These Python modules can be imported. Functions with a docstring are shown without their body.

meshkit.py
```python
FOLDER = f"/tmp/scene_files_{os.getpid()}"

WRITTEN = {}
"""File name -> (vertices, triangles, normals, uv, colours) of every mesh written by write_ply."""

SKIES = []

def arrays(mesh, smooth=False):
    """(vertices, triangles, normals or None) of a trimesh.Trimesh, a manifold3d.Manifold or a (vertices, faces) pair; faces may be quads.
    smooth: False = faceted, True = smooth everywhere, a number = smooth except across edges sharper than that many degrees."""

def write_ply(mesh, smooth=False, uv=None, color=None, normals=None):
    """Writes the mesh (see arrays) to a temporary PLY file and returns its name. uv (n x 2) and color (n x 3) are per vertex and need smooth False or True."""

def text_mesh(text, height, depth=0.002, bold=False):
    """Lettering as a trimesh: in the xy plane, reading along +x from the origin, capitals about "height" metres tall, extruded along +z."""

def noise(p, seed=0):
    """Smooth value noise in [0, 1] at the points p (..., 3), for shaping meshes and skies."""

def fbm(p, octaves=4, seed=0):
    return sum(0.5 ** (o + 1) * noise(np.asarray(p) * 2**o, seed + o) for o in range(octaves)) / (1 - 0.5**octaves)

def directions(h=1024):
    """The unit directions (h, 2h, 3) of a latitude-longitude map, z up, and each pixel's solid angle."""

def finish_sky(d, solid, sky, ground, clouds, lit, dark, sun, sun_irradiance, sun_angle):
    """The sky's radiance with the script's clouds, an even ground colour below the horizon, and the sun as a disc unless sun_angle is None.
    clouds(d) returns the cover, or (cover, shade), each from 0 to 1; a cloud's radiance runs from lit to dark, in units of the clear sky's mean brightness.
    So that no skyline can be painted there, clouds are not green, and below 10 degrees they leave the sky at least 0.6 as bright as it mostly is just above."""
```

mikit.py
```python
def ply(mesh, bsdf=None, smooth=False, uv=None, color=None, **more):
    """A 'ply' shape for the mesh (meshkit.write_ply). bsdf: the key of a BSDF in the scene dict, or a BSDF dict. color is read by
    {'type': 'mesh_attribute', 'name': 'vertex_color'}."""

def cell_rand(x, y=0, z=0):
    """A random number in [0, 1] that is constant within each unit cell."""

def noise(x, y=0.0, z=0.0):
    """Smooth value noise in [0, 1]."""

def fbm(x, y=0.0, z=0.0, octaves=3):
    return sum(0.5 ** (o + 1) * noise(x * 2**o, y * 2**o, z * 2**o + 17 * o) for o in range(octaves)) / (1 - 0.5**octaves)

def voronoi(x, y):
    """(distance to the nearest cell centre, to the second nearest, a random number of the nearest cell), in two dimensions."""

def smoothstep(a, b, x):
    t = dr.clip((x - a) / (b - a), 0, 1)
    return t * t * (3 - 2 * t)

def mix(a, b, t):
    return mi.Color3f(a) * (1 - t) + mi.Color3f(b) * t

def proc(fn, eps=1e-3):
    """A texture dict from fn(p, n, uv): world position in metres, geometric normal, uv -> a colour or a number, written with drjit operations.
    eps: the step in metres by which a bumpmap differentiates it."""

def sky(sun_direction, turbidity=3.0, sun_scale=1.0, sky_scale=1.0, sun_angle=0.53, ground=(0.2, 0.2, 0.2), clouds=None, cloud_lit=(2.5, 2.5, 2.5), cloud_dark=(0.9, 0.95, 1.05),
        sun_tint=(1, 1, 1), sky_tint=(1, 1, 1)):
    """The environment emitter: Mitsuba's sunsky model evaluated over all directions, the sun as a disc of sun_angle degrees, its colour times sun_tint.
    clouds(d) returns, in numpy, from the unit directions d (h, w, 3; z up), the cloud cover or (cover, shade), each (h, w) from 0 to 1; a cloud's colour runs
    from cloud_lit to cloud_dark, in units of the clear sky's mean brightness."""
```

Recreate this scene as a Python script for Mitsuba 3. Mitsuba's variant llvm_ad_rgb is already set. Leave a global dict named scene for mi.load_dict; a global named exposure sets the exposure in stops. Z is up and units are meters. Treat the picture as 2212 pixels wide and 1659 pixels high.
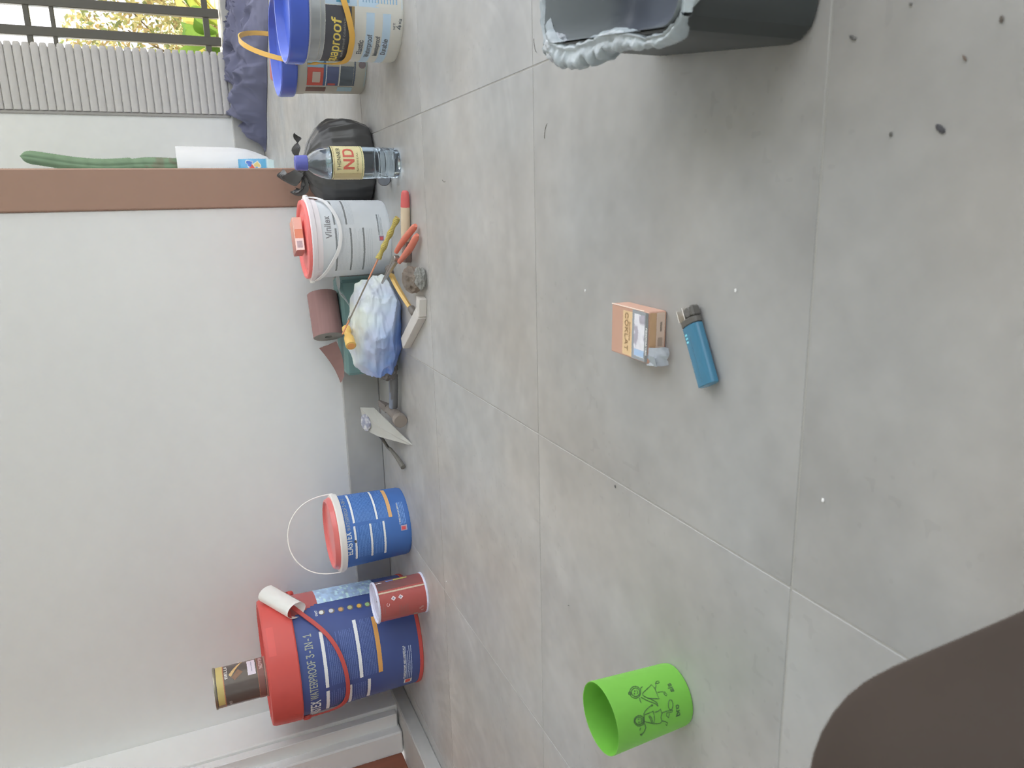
import math, random
import numpy as np, trimesh, mitsuba as mi, drjit as dr
import mikit, meshkit
import manifold3d as m3
from mikit import noise, fbm, smoothstep, mix, cell_rand
T = mi.ScalarTransform4f
rng = np.random.default_rng(7)
PI = math.pi
scene, labels = {'type': 'scene'}, {}

# ------------------------------------------------------------------ camera, sky, exposure
EYE = np.array([0, 0, 0.44])
RIGHT = np.array([0.97223414, 0.20435158, -0.11402284])      # world direction towards the top edge of the sideways photo
FWD = np.array([-0.23285212, 0.89322654, -0.3846118])
scene['camera'] = {'type': 'thinlens', 'fov': 69.356, 'fov_axis': 'x', 'aperture_radius': 0.001, 'focus_distance': 1.5,
                   'near_clip': 0.02, 'far_clip': 200.0,
                   'to_world': T().look_at(origin=EYE.tolist(), target=(EYE + FWD).tolist(), up=RIGHT.tolist())}
exposure = 3.6


def clouds(d):
    n = meshkit.fbm(d * [2.2, 2.2, 4.0], 4, 3)
    return np.clip(0.75 + 0.6 * (n - 0.4), 0, 1), np.clip((n - 0.5) * 0.8, 0, 1)


scene['sky'] = mikit.sky([-0.55, 0.45, 0.70], turbidity=4.0, sun_scale=0.55, sky_scale=1.0, sun_angle=3.0, ground=(0.3, 0.29, 0.26), clouds=clouds,
                         cloud_lit=(2.3, 2.3, 2.3), cloud_dark=(1.3, 1.33, 1.38))

# ------------------------------------------------------------------ materials
def lin(v):
    v = np.asarray(v, float) / 255
    return np.where(v < 0.04045, v / 12.92, ((v + 0.055) / 1.055) ** 2.4)


def C(r, g, b, k=1.2):
    return np.clip(lin([r, g, b]) * k * 0.95 + 0.022, 0.0, 0.9)  # offset lifts the dark tones: lens haze painted into every colour


VC = {'type': 'mesh_attribute', 'name': 'vertex_color'}


def mat(name, rough, spec=0.5, **kw):
    scene[name] = {'type': 'twosided', 'b': {'type': 'principled', 'base_color': VC, 'roughness': rough, 'specular': spec, **kw}}


mat('matte', 0.75, 0.3)
mat('satin', 0.42, 0.45)
mat('gloss', 0.2, 0.5)
mat('lidblue', 0.22, 0.35)
mat('film', 0.3, 0.5)
mat('metal', 0.35, 0.5, metallic=0.85)
scene['cloth'] = {'type': 'twosided', 'b': {'type': 'principled', 'base_color': VC, 'roughness': 0.9, 'specular': 0.1, 'sheen': 0.3}}
scene['leaf'] = {'type': 'principledthin', 'base_color': VC, 'roughness': 0.5, 'diff_trans': 0.9, 'spec_trans': 0.0}
scene['thinplastic'] = {'type': 'principledthin', 'base_color': VC, 'roughness': 0.25, 'diff_trans': 0.7, 'spec_trans': 0.35, 'eta': 1.45}
scene['liquid'] = {'type': 'dielectric', 'int_ior': 1.42, 'ext_ior': 1.0, 'specular_transmittance': {'type': 'rgb', 'value': [0.86, 0.94, 1.0]}}
scene['clearshell'] = {'type': 'thindielectric', 'int_ior': 1.5, 'specular_transmittance': {'type': 'rgb', 'value': [0.86, 0.92, 0.97]}}

TW, TX, TY = 0.497, -0.321, 0.432          # tile size and one crossing of the joints


def floor_col(p, n, uv):
    cx, cy = dr.floor((p.x - TX) / TW), dr.floor((p.y - TY) / TW)
    tone = (cell_rand(cx, cy, 5) - 0.5) * 0.05
    ox = cell_rand(cx, cy, 1) * 30
    cloud = fbm(p.x * 7 + ox, p.y * 7, 2.0, 4)
    fine = fbm(p.x * 45 + ox, p.y * 45, 5.0, 3)
    a = fbm(p.x * 1.6, p.y * 1.6, 9.0, 2) * 4.0
    sw = fbm((p.x * dr.cos(a) + p.y * dr.sin(a)) * 20, (p.y * dr.cos(a) - p.x * dr.sin(a)) * 5, 3.0, 3)
    wipe = smoothstep(0.45, 0.75, sw) * smoothstep(0.45, 0.6, fbm(p.x * 3 + 4, p.y * 3, 1.0, 2))
    speck = smoothstep(0.86, 0.9, noise(p.x * 130, p.y * 130, 1.0)) * smoothstep(0.55, 0.7, noise(p.x * 9, p.y * 9, 8.0))
    warm = fbm(p.x * 5 + 11, p.y * 5 + 3, 4.0, 2) - 0.5
    v = 0.39 + tone + 0.14 * (cloud - 0.5) + 0.05 * (fine - 0.5) + 0.02 * wipe - 0.02 * speck
    return mi.Color3f(v * (1.0 + 0.09 * warm), v * 0.985, v * (0.955 - 0.09 * warm))


def floor_rough(p, n, uv):
    return 0.34 + 0.16 * fbm(p.x * 9, p.y * 9, 1.0, 3)


scene['tile_mat'] = {'type': 'principled', 'base_color': mikit.proc(floor_col), 'roughness': mikit.proc(floor_rough), 'specular': 0.5}
scene['skirt_mat'] = {'type': 'twosided', 'b': {'type': 'principled', 'base_color': mikit.proc(lambda p, n, uv: mi.Color3f(0.44, 0.44, 0.425) * (0.9 + 0.2 * fbm(p.x * 16, p.y * 16, p.z * 16, 3))), 'roughness': 0.45, 'specular': 0.4}}


def wall_fn(base, amp):
    base = [float(q) for q in base]

    def fn(p, n, uv):
        s = fbm(p.x * 2.3 + p.y * 1.7, p.z * 2.6, 1.0 + p.y, 3) - 0.5
        f = fbm(p.x * 30, p.y * 30, p.z * 30, 2) - 0.5
        k = 1 + amp * s + 0.03 * f
        return mi.Color3f(base[0] * k, base[1] * k, base[2] * (k - 0.02 * s))
    return fn


scene['wall_mat'] = {'type': 'twosided', 'b': {'type': 'principled', 'base_color': mikit.proc(wall_fn((0.755, 0.765, 0.765), 0.12)), 'roughness': 0.7, 'specular': 0.25}}
scene['brown_mat'] = {'type': 'twosided', 'b': {'type': 'principled', 'base_color': mikit.proc(wall_fn((0.37, 0.235, 0.18), 0.10)), 'roughness': 0.55, 'specular': 0.3}}
scene['door_mat'] = {'type': 'twosided', 'b': {'type': 'principled', 'base_color': mikit.proc(lambda p, n, uv: mi.Color3f(0.25, 0.085, 0.05) * (0.8 + 0.4 * fbm(p.y * 40, p.z * 3, p.x, 3))), 'roughness': 0.35, 'specular': 0.4}}
scene['ground_mat'] = {'type': 'twosided', 'b': {'type': 'principled', 'base_color': mikit.proc(lambda p, n, uv: mix((0.16, 0.2, 0.07), (0.33, 0.31, 0.25), smoothstep(0.42, 0.6, fbm(p.x * 1.5, p.y * 1.5, 0.0, 4)))), 'roughness': 0.9, 'specular': 0.1}}


# ------------------------------------------------------------------ mesh helpers
def tm(v, f):
    return trimesh.Trimesh(np.asarray(v, float), np.asarray(f, int), process=False)


def grid_faces(nu, nv, close_u=False):
    """faces for an array of nu x nv vertices (row-major), rows along u."""
    i, j = np.meshgrid(np.arange(nu if close_u else nu - 1), np.arange(nv - 1), indexing='ij')
    a, b = i * nv + j, ((i + 1) % nu) * nv + j
    q = np.stack([a, b, b + 1, a + 1], -1).reshape(-1, 4)
    return np.vstack([q[:, [0, 1, 2]], q[:, [0, 2, 3]]])


def lathe(prof, n=64):
    """closed of revolution from (r, z) pairs; r = 0 ends are poles."""
    pr = np.asarray(prof, float)
    a = np.arange(n) * 2 * PI / n
    v = np.stack([pr[None, :, 0] * np.cos(a)[:, None], pr[None, :, 0] * np.sin(a)[:, None], np.broadcast_to(pr[None, :, 1], (n, len(pr)))], -1).reshape(-1, 3)
    m = tm(v, grid_faces(n, len(pr), True))
    m.merge_vertices(digits_vertex=7)
    m.update_faces(m.nondegenerate_faces())
    return m


def frames(p):
    p = np.asarray(p, float)
    t = np.gradient(p, axis=0)
    t /= np.linalg.norm(t, axis=1, keepdims=True) + 1e-12
    u = np.zeros_like(p)
    a = np.array([0, 0, 1.0]) if abs(t[0][2]) < 0.9 else np.array([1.0, 0, 0])
    for i in range(len(p)):
        a = a - t[i] * (a @ t[i])
        a /= np.linalg.norm(a)
        u[i] = a
    return t, u, np.cross(t, u)


def tube(path, r, sides=10, cap=True):
    p = np.asarray(path, float)
    n = len(p)
    rr = np.broadcast_to(np.asarray(r, float), (n,))
    t, u, w = frames(p)
    a = np.arange(sides) * 2 * PI / sides
    v = p[:, None] + rr[:, None, None] * (np.cos(a)[None, :, None] * u[:, None] + np.sin(a)[None, :, None] * w[:, None])
    v = v.reshape(-1, 3)
    i, j = np.meshgrid(np.arange(n - 1), np.arange(sides), indexing='ij')
    q = np.stack([i * sides + j, i * sides + (j + 1) % sides, (i + 1) * sides + (j + 1) % sides, (i + 1) * sides + j], -1).reshape(-1, 4)
    f = np.vstack([q[:, [0, 1, 2]], q[:, [0, 2, 3]]])
    if cap:
        k = len(v)
        v = np.vstack([v, p[0], p[-1]])
        j = np.arange(sides)
        f = np.vstack([f, np.stack([np.full(sides, k), (j + 1) % sides, j], 1), np.stack([np.full(sides, k + 1), (n - 1) * sides + j, (n - 1) * sides + (j + 1) % sides], 1)])
    return tm(v, f)


def smooth_path(pts, n=40):
    from scipy.interpolate import CubicSpline
    p = np.asarray(pts, float)
    s = np.r_[0, np.cumsum(np.linalg.norm(np.diff(p, axis=0), axis=1) + 1e-9)]
    return CubicSpline(s, p, bc_type='natural')(np.linspace(0, s[-1], n))


def ribbon(path, side, w, th):
    """a strap: width w along side (n x 3 or 3), thickness th across."""
    p = np.asarray(path, float)
    n = len(p)
    s = np.broadcast_to(np.asarray(side, float), p.shape).copy()
    t = np.gradient(p, axis=0)
    t /= np.linalg.norm(t, axis=1, keepdims=True)
    s -= t * (s * t).sum(1, keepdims=True)
    s /= np.linalg.norm(s, axis=1, keepdims=True)
    nn = np.cross(t, s)
    ww = np.broadcast_to(np.asarray(w, float), (n,))[:, None] / 2
    v = np.stack([p - s * ww - nn * th / 2, p + s * ww - nn * th / 2, p + s * ww + nn * th / 2, p - s * ww + nn * th / 2], 1).reshape(-1, 3)
    i, j = np.meshgrid(np.arange(n - 1), np.arange(4), indexing='ij')
    q = np.stack([i * 4 + j, i * 4 + (j + 1) % 4, (i + 1) * 4 + (j + 1) % 4, (i + 1) * 4 + j], -1).reshape(-1, 4)
    f = np.vstack([q[:, [0, 1, 2]], q[:, [0, 2, 3]], [[0, 3, 2], [0, 2, 1]], [[4 * n - 4, 4 * n - 3, 4 * n - 2], [4 * n - 4, 4 * n - 2, 4 * n - 1]]])
    return tm(v, f)


def hull(pts):
    return trimesh.convex.convex_hull(np.asarray(pts, float))


def rbox(x0, x1, y0, y1, z0, z1, c=0.002):
    """box with chamfered edges."""
    c = min(c, (x1 - x0) / 2.1, (y1 - y0) / 2.1, (z1 - z0) / 2.1)
    pts = []
    for sx in (0, 1):
        for sy in (0, 1):
            for sz in (0, 1):
                P = np.array([(x0, x1)[sx], (y0, y1)[sy], (z0, z1)[sz]])
                D = np.array([1 - 2 * sx, 1 - 2 * sy, 1 - 2 * sz]) * c
                for k in range(3):
                    e = D.copy()
                    e[k] = 0
                    pts.append(P + e)
    return hull(pts)


def ball_hull(pairs, seg=16):
    """hull of spheres (centre, radius)."""
    out = [m3.Manifold.sphere(r, seg).translate(tuple(map(float, c))) for c, r in pairs]
    h = m3.Manifold.batch_hull(out)
    m = h.to_mesh()
    return tm(m.vert_properties[:, :3], m.tri_verts)


def rounded_poly_box(corners, z0, z1, r):
    """upright prism with rounded vertical edges and small bevels, by hull."""
    pts = []
    for (x, y) in corners:
        for k in range(12):
            a = 2 * PI * k / 12
            for z, rr in ((z0, r - 0.002), (z0 + 0.002, r), (z1 - 0.002, r), (z1, r - 0.002)):
                pts.append((x + rr * math.cos(a), y + rr * math.sin(a), z))
    return hull(pts)


def xf(m, loc=(0, 0, 0), rz=0.0, rx=0.0, ry=0.0, s=1.0):
    m = m.copy()
    A = trimesh.transformations.euler_matrix(rx, ry, rz, 'sxyz')
    A[:3, :3] *= s
    A[:3, 3] = loc
    m.apply_transform(A)
    return m


def frame_xf(m, origin, ex, ez):
    """local x -> ex, local z -> ez."""
    ex = np.asarray(ex, float) / np.linalg.norm(ex)
    ez = np.asarray(ez, float)
    ez = ez - ex * (ez @ ex)
    ez /= np.linalg.norm(ez)
    A = np.eye(4)
    A[:3, :3] = np.stack([ex, np.cross(ez, ex), ez], 1)
    A[:3, 3] = origin
    m = m.copy()
    m.apply_transform(A)
    return m


def blob(c, rad, sub=4, amp=0.12, freq=3.0, seed=0, ridge=0.6, floor=None, power=1.0):
    """crumpled bag: an ellipsoid with ridged noise, flattened on the ground."""
    m = trimesh.creation.icosphere(subdivisions=sub)
    d = m.vertices.copy()
    d = np.sign(d) * np.abs(d) ** power
    n = 0
    for o in range(3):
        k = meshkit.noise(d * freq * 2 ** o + 13.1 * o, seed + o)
        n = n + 0.55 ** o * ((1 - ridge) * (k - 0.5) * 2 + ridge * (0.55 - np.abs(k - 0.5) * 4))
    v = d * (1 + amp * n)[:, None] * np.asarray(rad, float) + np.asarray(c, float)
    if floor is not None:
        v[:, 2] = np.where(v[:, 2] < floor, floor + 0.02 * (v[:, 2] - floor) + 0.0004, v[:, 2])
    return tm(v, m.faces)


class MB:
    """collects pieces with their colours into one mesh of the scene."""

    def __init__(self):
        self.v, self.f, self.c, self.n = [], [], [], 0

    def add(self, m, col, angle=35):
        m = m.copy()
        if angle is not None:
            m.merge_vertices(digits_vertex=7)
            m = trimesh.graph.smooth_shade(m, angle=math.radians(angle), facet_minarea=None)
        v = np.array(m.vertices)
        c = col(v) if callable(col) else np.broadcast_to(np.asarray(col, float), (len(v), 3))
        self.v.append(v)
        self.f.append(np.array(m.faces) + self.n)
        self.c.append(c)
        self.n += len(v)
        return self

    def put(self, key, bsdf='satin'):
        key = key if key not in scene else numbered(key)
        scene[key] = mikit.ply(tm(np.vstack(self.v), np.vstack(self.f)), bsdf, smooth=True, color=np.vstack(self.c))
        return key


def numbered(key):
    if key not in scene and key not in labels:
        return key
    i = 1
    while f'{key}_{i:03d}' in scene or f'{key}_{i:03d}' in labels:
        i += 1
    return f'{key}_{i:03d}'


def thing(name, label, cat, group=None, kind=None):
    key = numbered(name)
    labels[key] = {'label': label, 'category': cat}
    if group:
        labels[key]['group'] = group
    if kind:
        labels[key]['kind'] = kind
    return key


def part(key, m, col, bsdf='satin', angle=35, label=None):
    k = MB().add(m, col, angle).put(key, bsdf)
    if label:
        labels[k] = {'label': label}
    return k


def struct(key, m, bsdf, label, cat=None):
    scene[key] = mikit.ply(m, bsdf, smooth=30)
    labels[key] = {'label': label, 'category': cat or key.split('_')[0], 'kind': 'structure'}
    return key


def jit(col, amp, f=20.0, seed=0):
    col = np.asarray(col, float)
    return lambda v: np.clip(col * (1 + amp * (meshkit.fbm(v * f, 3, seed) - 0.5) * 2)[:, None], 0, 0.95)


# ------------------------------------------------------------------ the setting
m = tm([[-1.6, -1.6, -0.0025], [2.35, -1.6, -0.0025], [2.35, 4.3, -0.0025], [-1.6, 4.3, -0.0025]], [[0, 1, 2], [0, 2, 3]])
scene['floor'] = mikit.ply(trimesh.util.concatenate([rbox(-1.6, 2.35, -2.2, 4.3, -0.06, -0.0007, 0.0005)]), {'type': 'twosided', 'b': {'type': 'diffuse', 'reflectance': {'type': 'rgb', 'value': [0.40, 0.395, 0.375]}}})
labels['floor'] = {'label': 'terrace floor laid with large grey cement-look tiles and thin joints', 'category': 'floor', 'kind': 'structure'}
for i in range(-3, 6):
    for j in range(-6, 8):
        x0, y0 = TX + i * TW, TY + j * TW
        dz = 0.0006 * (rng.random() - 0.5)
        x0_, x1_ = max(x0 + 0.0009, -1.5), min(x0 + TW - 0.0009, 2.35)
        y0_, y1_ = max(y0 + 0.0009, -2.2), min(y0 + TW - 0.0009, 4.3)
        if x1_ - x0_ < 0.02 or y1_ - y0_ < 0.02:
            continue
        scene[numbered('floor__tile')] = mikit.ply(rbox(x0_, x1_, y0_, y1_, -0.012, 0.0, 0.0006), 'tile_mat', smooth=False)

YB, XL, YF = 1.945, -1.36, 4.2
struct('wall_back', rbox(-1.6, 0.013, YB, YB + 0.145, 0, 2.7, 0.002), 'wall_mat', 'smooth off-white wall behind the paint pails', 'wall')
struct('trim_1', rbox(0.013, 0.105, YB - 0.006, YB + 0.145, 0, 2.7, 0.003), 'brown_mat', 'brown painted upright strip that ends the white wall behind the pails', 'pillar')
labels['baseboard_back'] = {'label': 'grey tile skirting along the foot of the white wall behind the pails', 'category': 'baseboard', 'kind': 'structure'}
x = -1.36
while x < 0.01:
    x1 = min(x + 0.497, 0.012)
    scene[numbered('baseboard_back__tile')] = mikit.ply(rbox(x + 0.0008, x1 - 0.0008, YB - 0.010, YB, 0, 0.098, 0.0025), 'skirt_mat', smooth=20)
    x = x1
# left wall with its door in a recess
m = trimesh.util.concatenate([rbox(-1.6, XL, 1.812, YB, 0.0, 2.7, 0.003), rbox(-1.6, XL, -2.2, 0.93, 0.0, 2.7, 0.003), rbox(-1.6, XL, 0.93, 1.812, 2.2, 2.7, 0.003)])
struct('wall_left', m, 'wall_mat', 'off-white wall at the left with the reveal of a door', 'wall')
m = trimesh.util.concatenate([rbox(-1.408, -1.368, 1.785, 1.811, 0.045, 2.2, 0.002), rbox(-1.475, -1.405, 1.755, 1.811, 0.040, 2.2, 0.004), rbox(-1.475, -1.405, 0.93, 0.985, 0.04, 2.2, 0.004)])
struct('trim_2', m, 'wall_mat', 'white stepped door frame standing on the tile threshold at the left', 'door frame')
struct('trim_3', rbox(-1.6, -1.352, 0.93, YB - 0.011, 0, 0.038, 0.003), 'skirt_mat', 'low grey tile threshold under the red-brown door', 'threshold')
struct('door_1', rbox(-1.51, -1.468, 0.985, 1.755, 0.045, 2.2, 0.003), 'door_mat', 'red-brown door leaf at the left edge above the tile threshold', 'door')
# far wall, plinth, ceiling, house side
struct('wall_far', rbox(-1.75, 0.765, YF, YF + 0.12, 0, 2.7, 0.004), 'wall_mat', 'off-white far wall behind the cactus', 'wall')
struct('baseboard_far', rbox(-1.6, 2.3, YF - 0.012, YF + 0.16, 0, 0.145, 0.004), 'skirt_mat', 'grey plinth along the foot of the far wall and under the gate', 'baseboard')
struct('wall_house', rbox(-1.6, 1.2, -1.35, -1.2, 0, 2.7, 0.004), 'wall_mat', 'unseen off-white house wall behind the camera, placed to darken the near floor', 'wall')  # out of view; set close behind to darken the near floor
struct('wall_side', rbox(-1.75, -1.6, YB, YF + 0.12, 0, 2.7, 0.004), 'wall_mat', 'unseen off-white alcove wall added behind the pillar to block the sun', 'wall')  # added out of view to stop sun leaking onto the floor
struct('wall_blocker_right', rbox(1.72, 1.86, 3.45, YF + 0.16, 0, 2.7, 0.004), 'wall_mat', 'unseen off-white wall added right of the gate to dim the far end', 'wall')  # added out of view to shade the far end
struct('ceiling', rbox(-1.75, 1.45, -1.8, 4.45, 2.7, 2.82, 0.004), 'wall_mat', 'white terrace ceiling', 'ceiling')
struct('ground', tm([[-40, 4.34, -0.03], [40, 4.34, -0.03], [40, 60, -0.03], [-40, 60, -0.03], [2.36, -40, -0.03], [40, -40, -0.03], [40, 4.34, -0.03], [2.36, 4.34, -0.03], [-40, -40, -0.03], [2.36, -40, -0.03], [2.36, -2.21, -0.03], [-40, -2.21, -0.03]], [[0, 1, 2], [0, 2, 3], [4, 5, 6], [4, 6, 7], [8, 9, 10], [8, 10, 11]]), 'ground_mat', 'garden ground outside the terrace', 'ground')

# fluted cladding: each batten a part
pk = thing('fluted_panel', 'light grey panel of rounded horizontal battens between the plain far wall and the gate', 'wall panel')
sec = []
for xx, k in ((0.486, 0.9), (0.489, 1.0), (0.762, 1.0), (0.772, 0.85), (0.779, 0.5)):
    for a in np.linspace(0, PI, 9):
        sec.append((xx, -0.011 * k * abs(math.sin(a)) ** 0.55, 0.0160 * (0.35 + 0.65 * k) * np.sign(math.cos(a)) * abs(math.cos(a)) ** 0.7))
    sec += [(xx, 0.004, 0.0158 * k), (xx, 0.004, -0.0158 * k)]
slat = hull(sec)
slat_ply = None
for i in range(74):
    z = 0.164 + 0.0347 * i
    if slat_ply is None:
        b = MB().add(slat, C(180, 178, 178), 30)
        slat_ply = mikit.ply(tm(np.vstack(b.v), np.vstack(b.f)), 'matte', smooth=True, color=np.vstack(b.c))
    scene[numbered(pk + '__batten')] = {**slat_ply, 'to_world': T().translate([0, YF - 0.004, z])}
part(pk + '__shadow_strip', rbox(0.470, 0.484, YF - 0.008, YF, 0.15, 2.7, 0.002), C(150, 148, 146), 'matte')  # darker strip standing in for the shadow line at the panel edge

# ------------------------------------------------------------------ gate and garden
g = thing('metal_gate', 'dark grey metal gate of square bars at the far end, half lost in glare', 'gate')
GY = 4.30
gc = C(72, 70, 62, 1.0)
for xx in (0.845, 0.975, 1.105, 1.235, 1.365, 1.495, 1.625):
    part(g + '__bar', rbox(xx - 0.021, xx + 0.021, GY - 0.018, GY + 0.018, 0.150, 1.62, 0.003), gc, 'satin')
for zz, hh in ((1.60, 0.022), (0.985, 0.012), (0.882, 0.009), (0.212, 0.014)):
    part(g + '__rail', rbox(0.765, 1.66, GY - 0.012, GY + 0.012, zz - hh, zz + hh, 0.002), gc, 'satin')
k = thing('gate_sill', 'thin white sunlit sill strip under the metal gate', 'sill')
scene[k] = mikit.ply(rbox(0.79, 2.3, 4.36, 4.45, 0.0, 0.148, 0.003), {'type': 'twosided', 'b': {'type': 'diffuse', 'reflectance': {'type': 'rgb', 'value': [0.8, 0.8, 0.76]}}}, smooth=20)


def leaf_cloud(c, rad, n, size, cols, seed, lo=0.0):
    r = np.random.default_rng(seed)
    d = r.normal(size=(n, 3))
    d /= np.linalg.norm(d, axis=1, keepdims=True)
    p = d * (0.55 + 0.45 * r.random(n) ** 0.6)[:, None] * np.asarray(rad) + np.asarray(c)
    p = p[p[:, 2] > lo]
    n = len(p)
    a = r.normal(size=(n, 3)) + [0, 0, -0.3]
    a /= np.linalg.norm(a, axis=1, keepdims=True)
    b = np.cross(a, r.normal(size=(n, 3)))
    b /= np.linalg.norm(b, axis=1, keepdims=True)
    s = size * (0.6 + 0.8 * r.random(n))[:, None]
    v = np.stack([p - a * s, p + b * s * 0.42 + np.cross(a, b) * s * 0.12, p + a * s, p - b * s * 0.42 + np.cross(a, b) * s * 0.12], 1).reshape(-1, 3)
    i = np.arange(n)[:, None] * 4
    f = np.vstack([i + [0, 1, 2], i + [0, 2, 3]])
    cc = np.clip(np.asarray(cols)[r.integers(0, len(cols), n)] * (0.8 + 0.5 * r.random((n, 1))) + 0.05, 0, 0.9)
    return tm(v, f), np.repeat(cc, 4, 0)


GREEN = [C(120, 140, 60, 1), C(90, 120, 55, 1), C(160, 160, 70, 1), C(190, 175, 95, 1)]
RUST = [C(182, 170, 110, 1), C(165, 142, 95, 1), C(150, 152, 92, 1), C(200, 190, 132, 1), C(122, 134, 78, 1)]
shrubs = [((1.05, 6.3, 0.52), (0.80, 0.5, 0.55), RUST, 'rusty yellow shrub behind the left bars of the gate'),
          ((2.75, 6.6, 0.5), (0.8, 0.6, 0.52), GREEN, 'green shrub behind the gate, right of the rusty one'),
          ((-0.55, 6.9, 0.45), (0.6, 0.5, 0.48), GREEN, 'green shrub behind the far wall, left of the gate'),
          ((4.6, 6.2, 0.6), (0.8, 0.7, 0.62), RUST, 'yellowish shrub far right beyond the gate')]
for si, (c, rad, cols, lab) in enumerate(shrubs):
    k = thing('garden_shrub', lab, 'shrub', 'shrubs in the garden beyond the gate')
    mm, cc = leaf_cloud(c, rad, 5200, 0.028, cols, 40 + si, 0.02)
    scene[k + '__foliage'] = mikit.ply(mm, 'leaf', smooth=False, color=cc)
    labels[k + '__foliage'] = {'kind': 'stuff'}
    mb = MB()
    for q in range(5):
        a = q * 1.3 + si
        mb.add(tube(smooth_path([(c[0], c[1], -0.03), (c[0] + 0.1 * math.cos(a), c[1] + 0.1 * math.sin(a), c[2] * 0.6), (c[0] + rad[0] * 0.5 * math.cos(a), c[1] + rad[1] * 0.5 * math.sin(a), c[2] * 1.2)], 8), np.linspace(0.012, 0.005, 8), 6), C(90, 75, 55))
    mb.put(k + '__stems', 'matte')


def blade_leaf(base, az, length, droop, width, seed):
    s = np.linspace(0, 1, 12)
    el = 1.15 - droop * s
    step = length / 11
    xy = np.cumsum(np.cos(el)) * step
    z = np.cumsum(np.sin(el)) * step
    p = np.stack([base[0] + xy * math.cos(az), base[1] + xy * math.sin(az), base[2] + z], 1)
    side = np.array([-math.sin(az), math.cos(az), 0])
    w = width * np.sin(PI * np.clip(s * 0.93 + 0.05, 0, 1)) ** 0.7
    v = np.stack([p - side * w[:, None] + [0, 0, 0.006], p - [0, 0, 0.004], p + side * w[:, None] + [0, 0, 0.006]], 1).reshape(-1, 3)
    return tm(v, grid_faces(12, 3))


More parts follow.
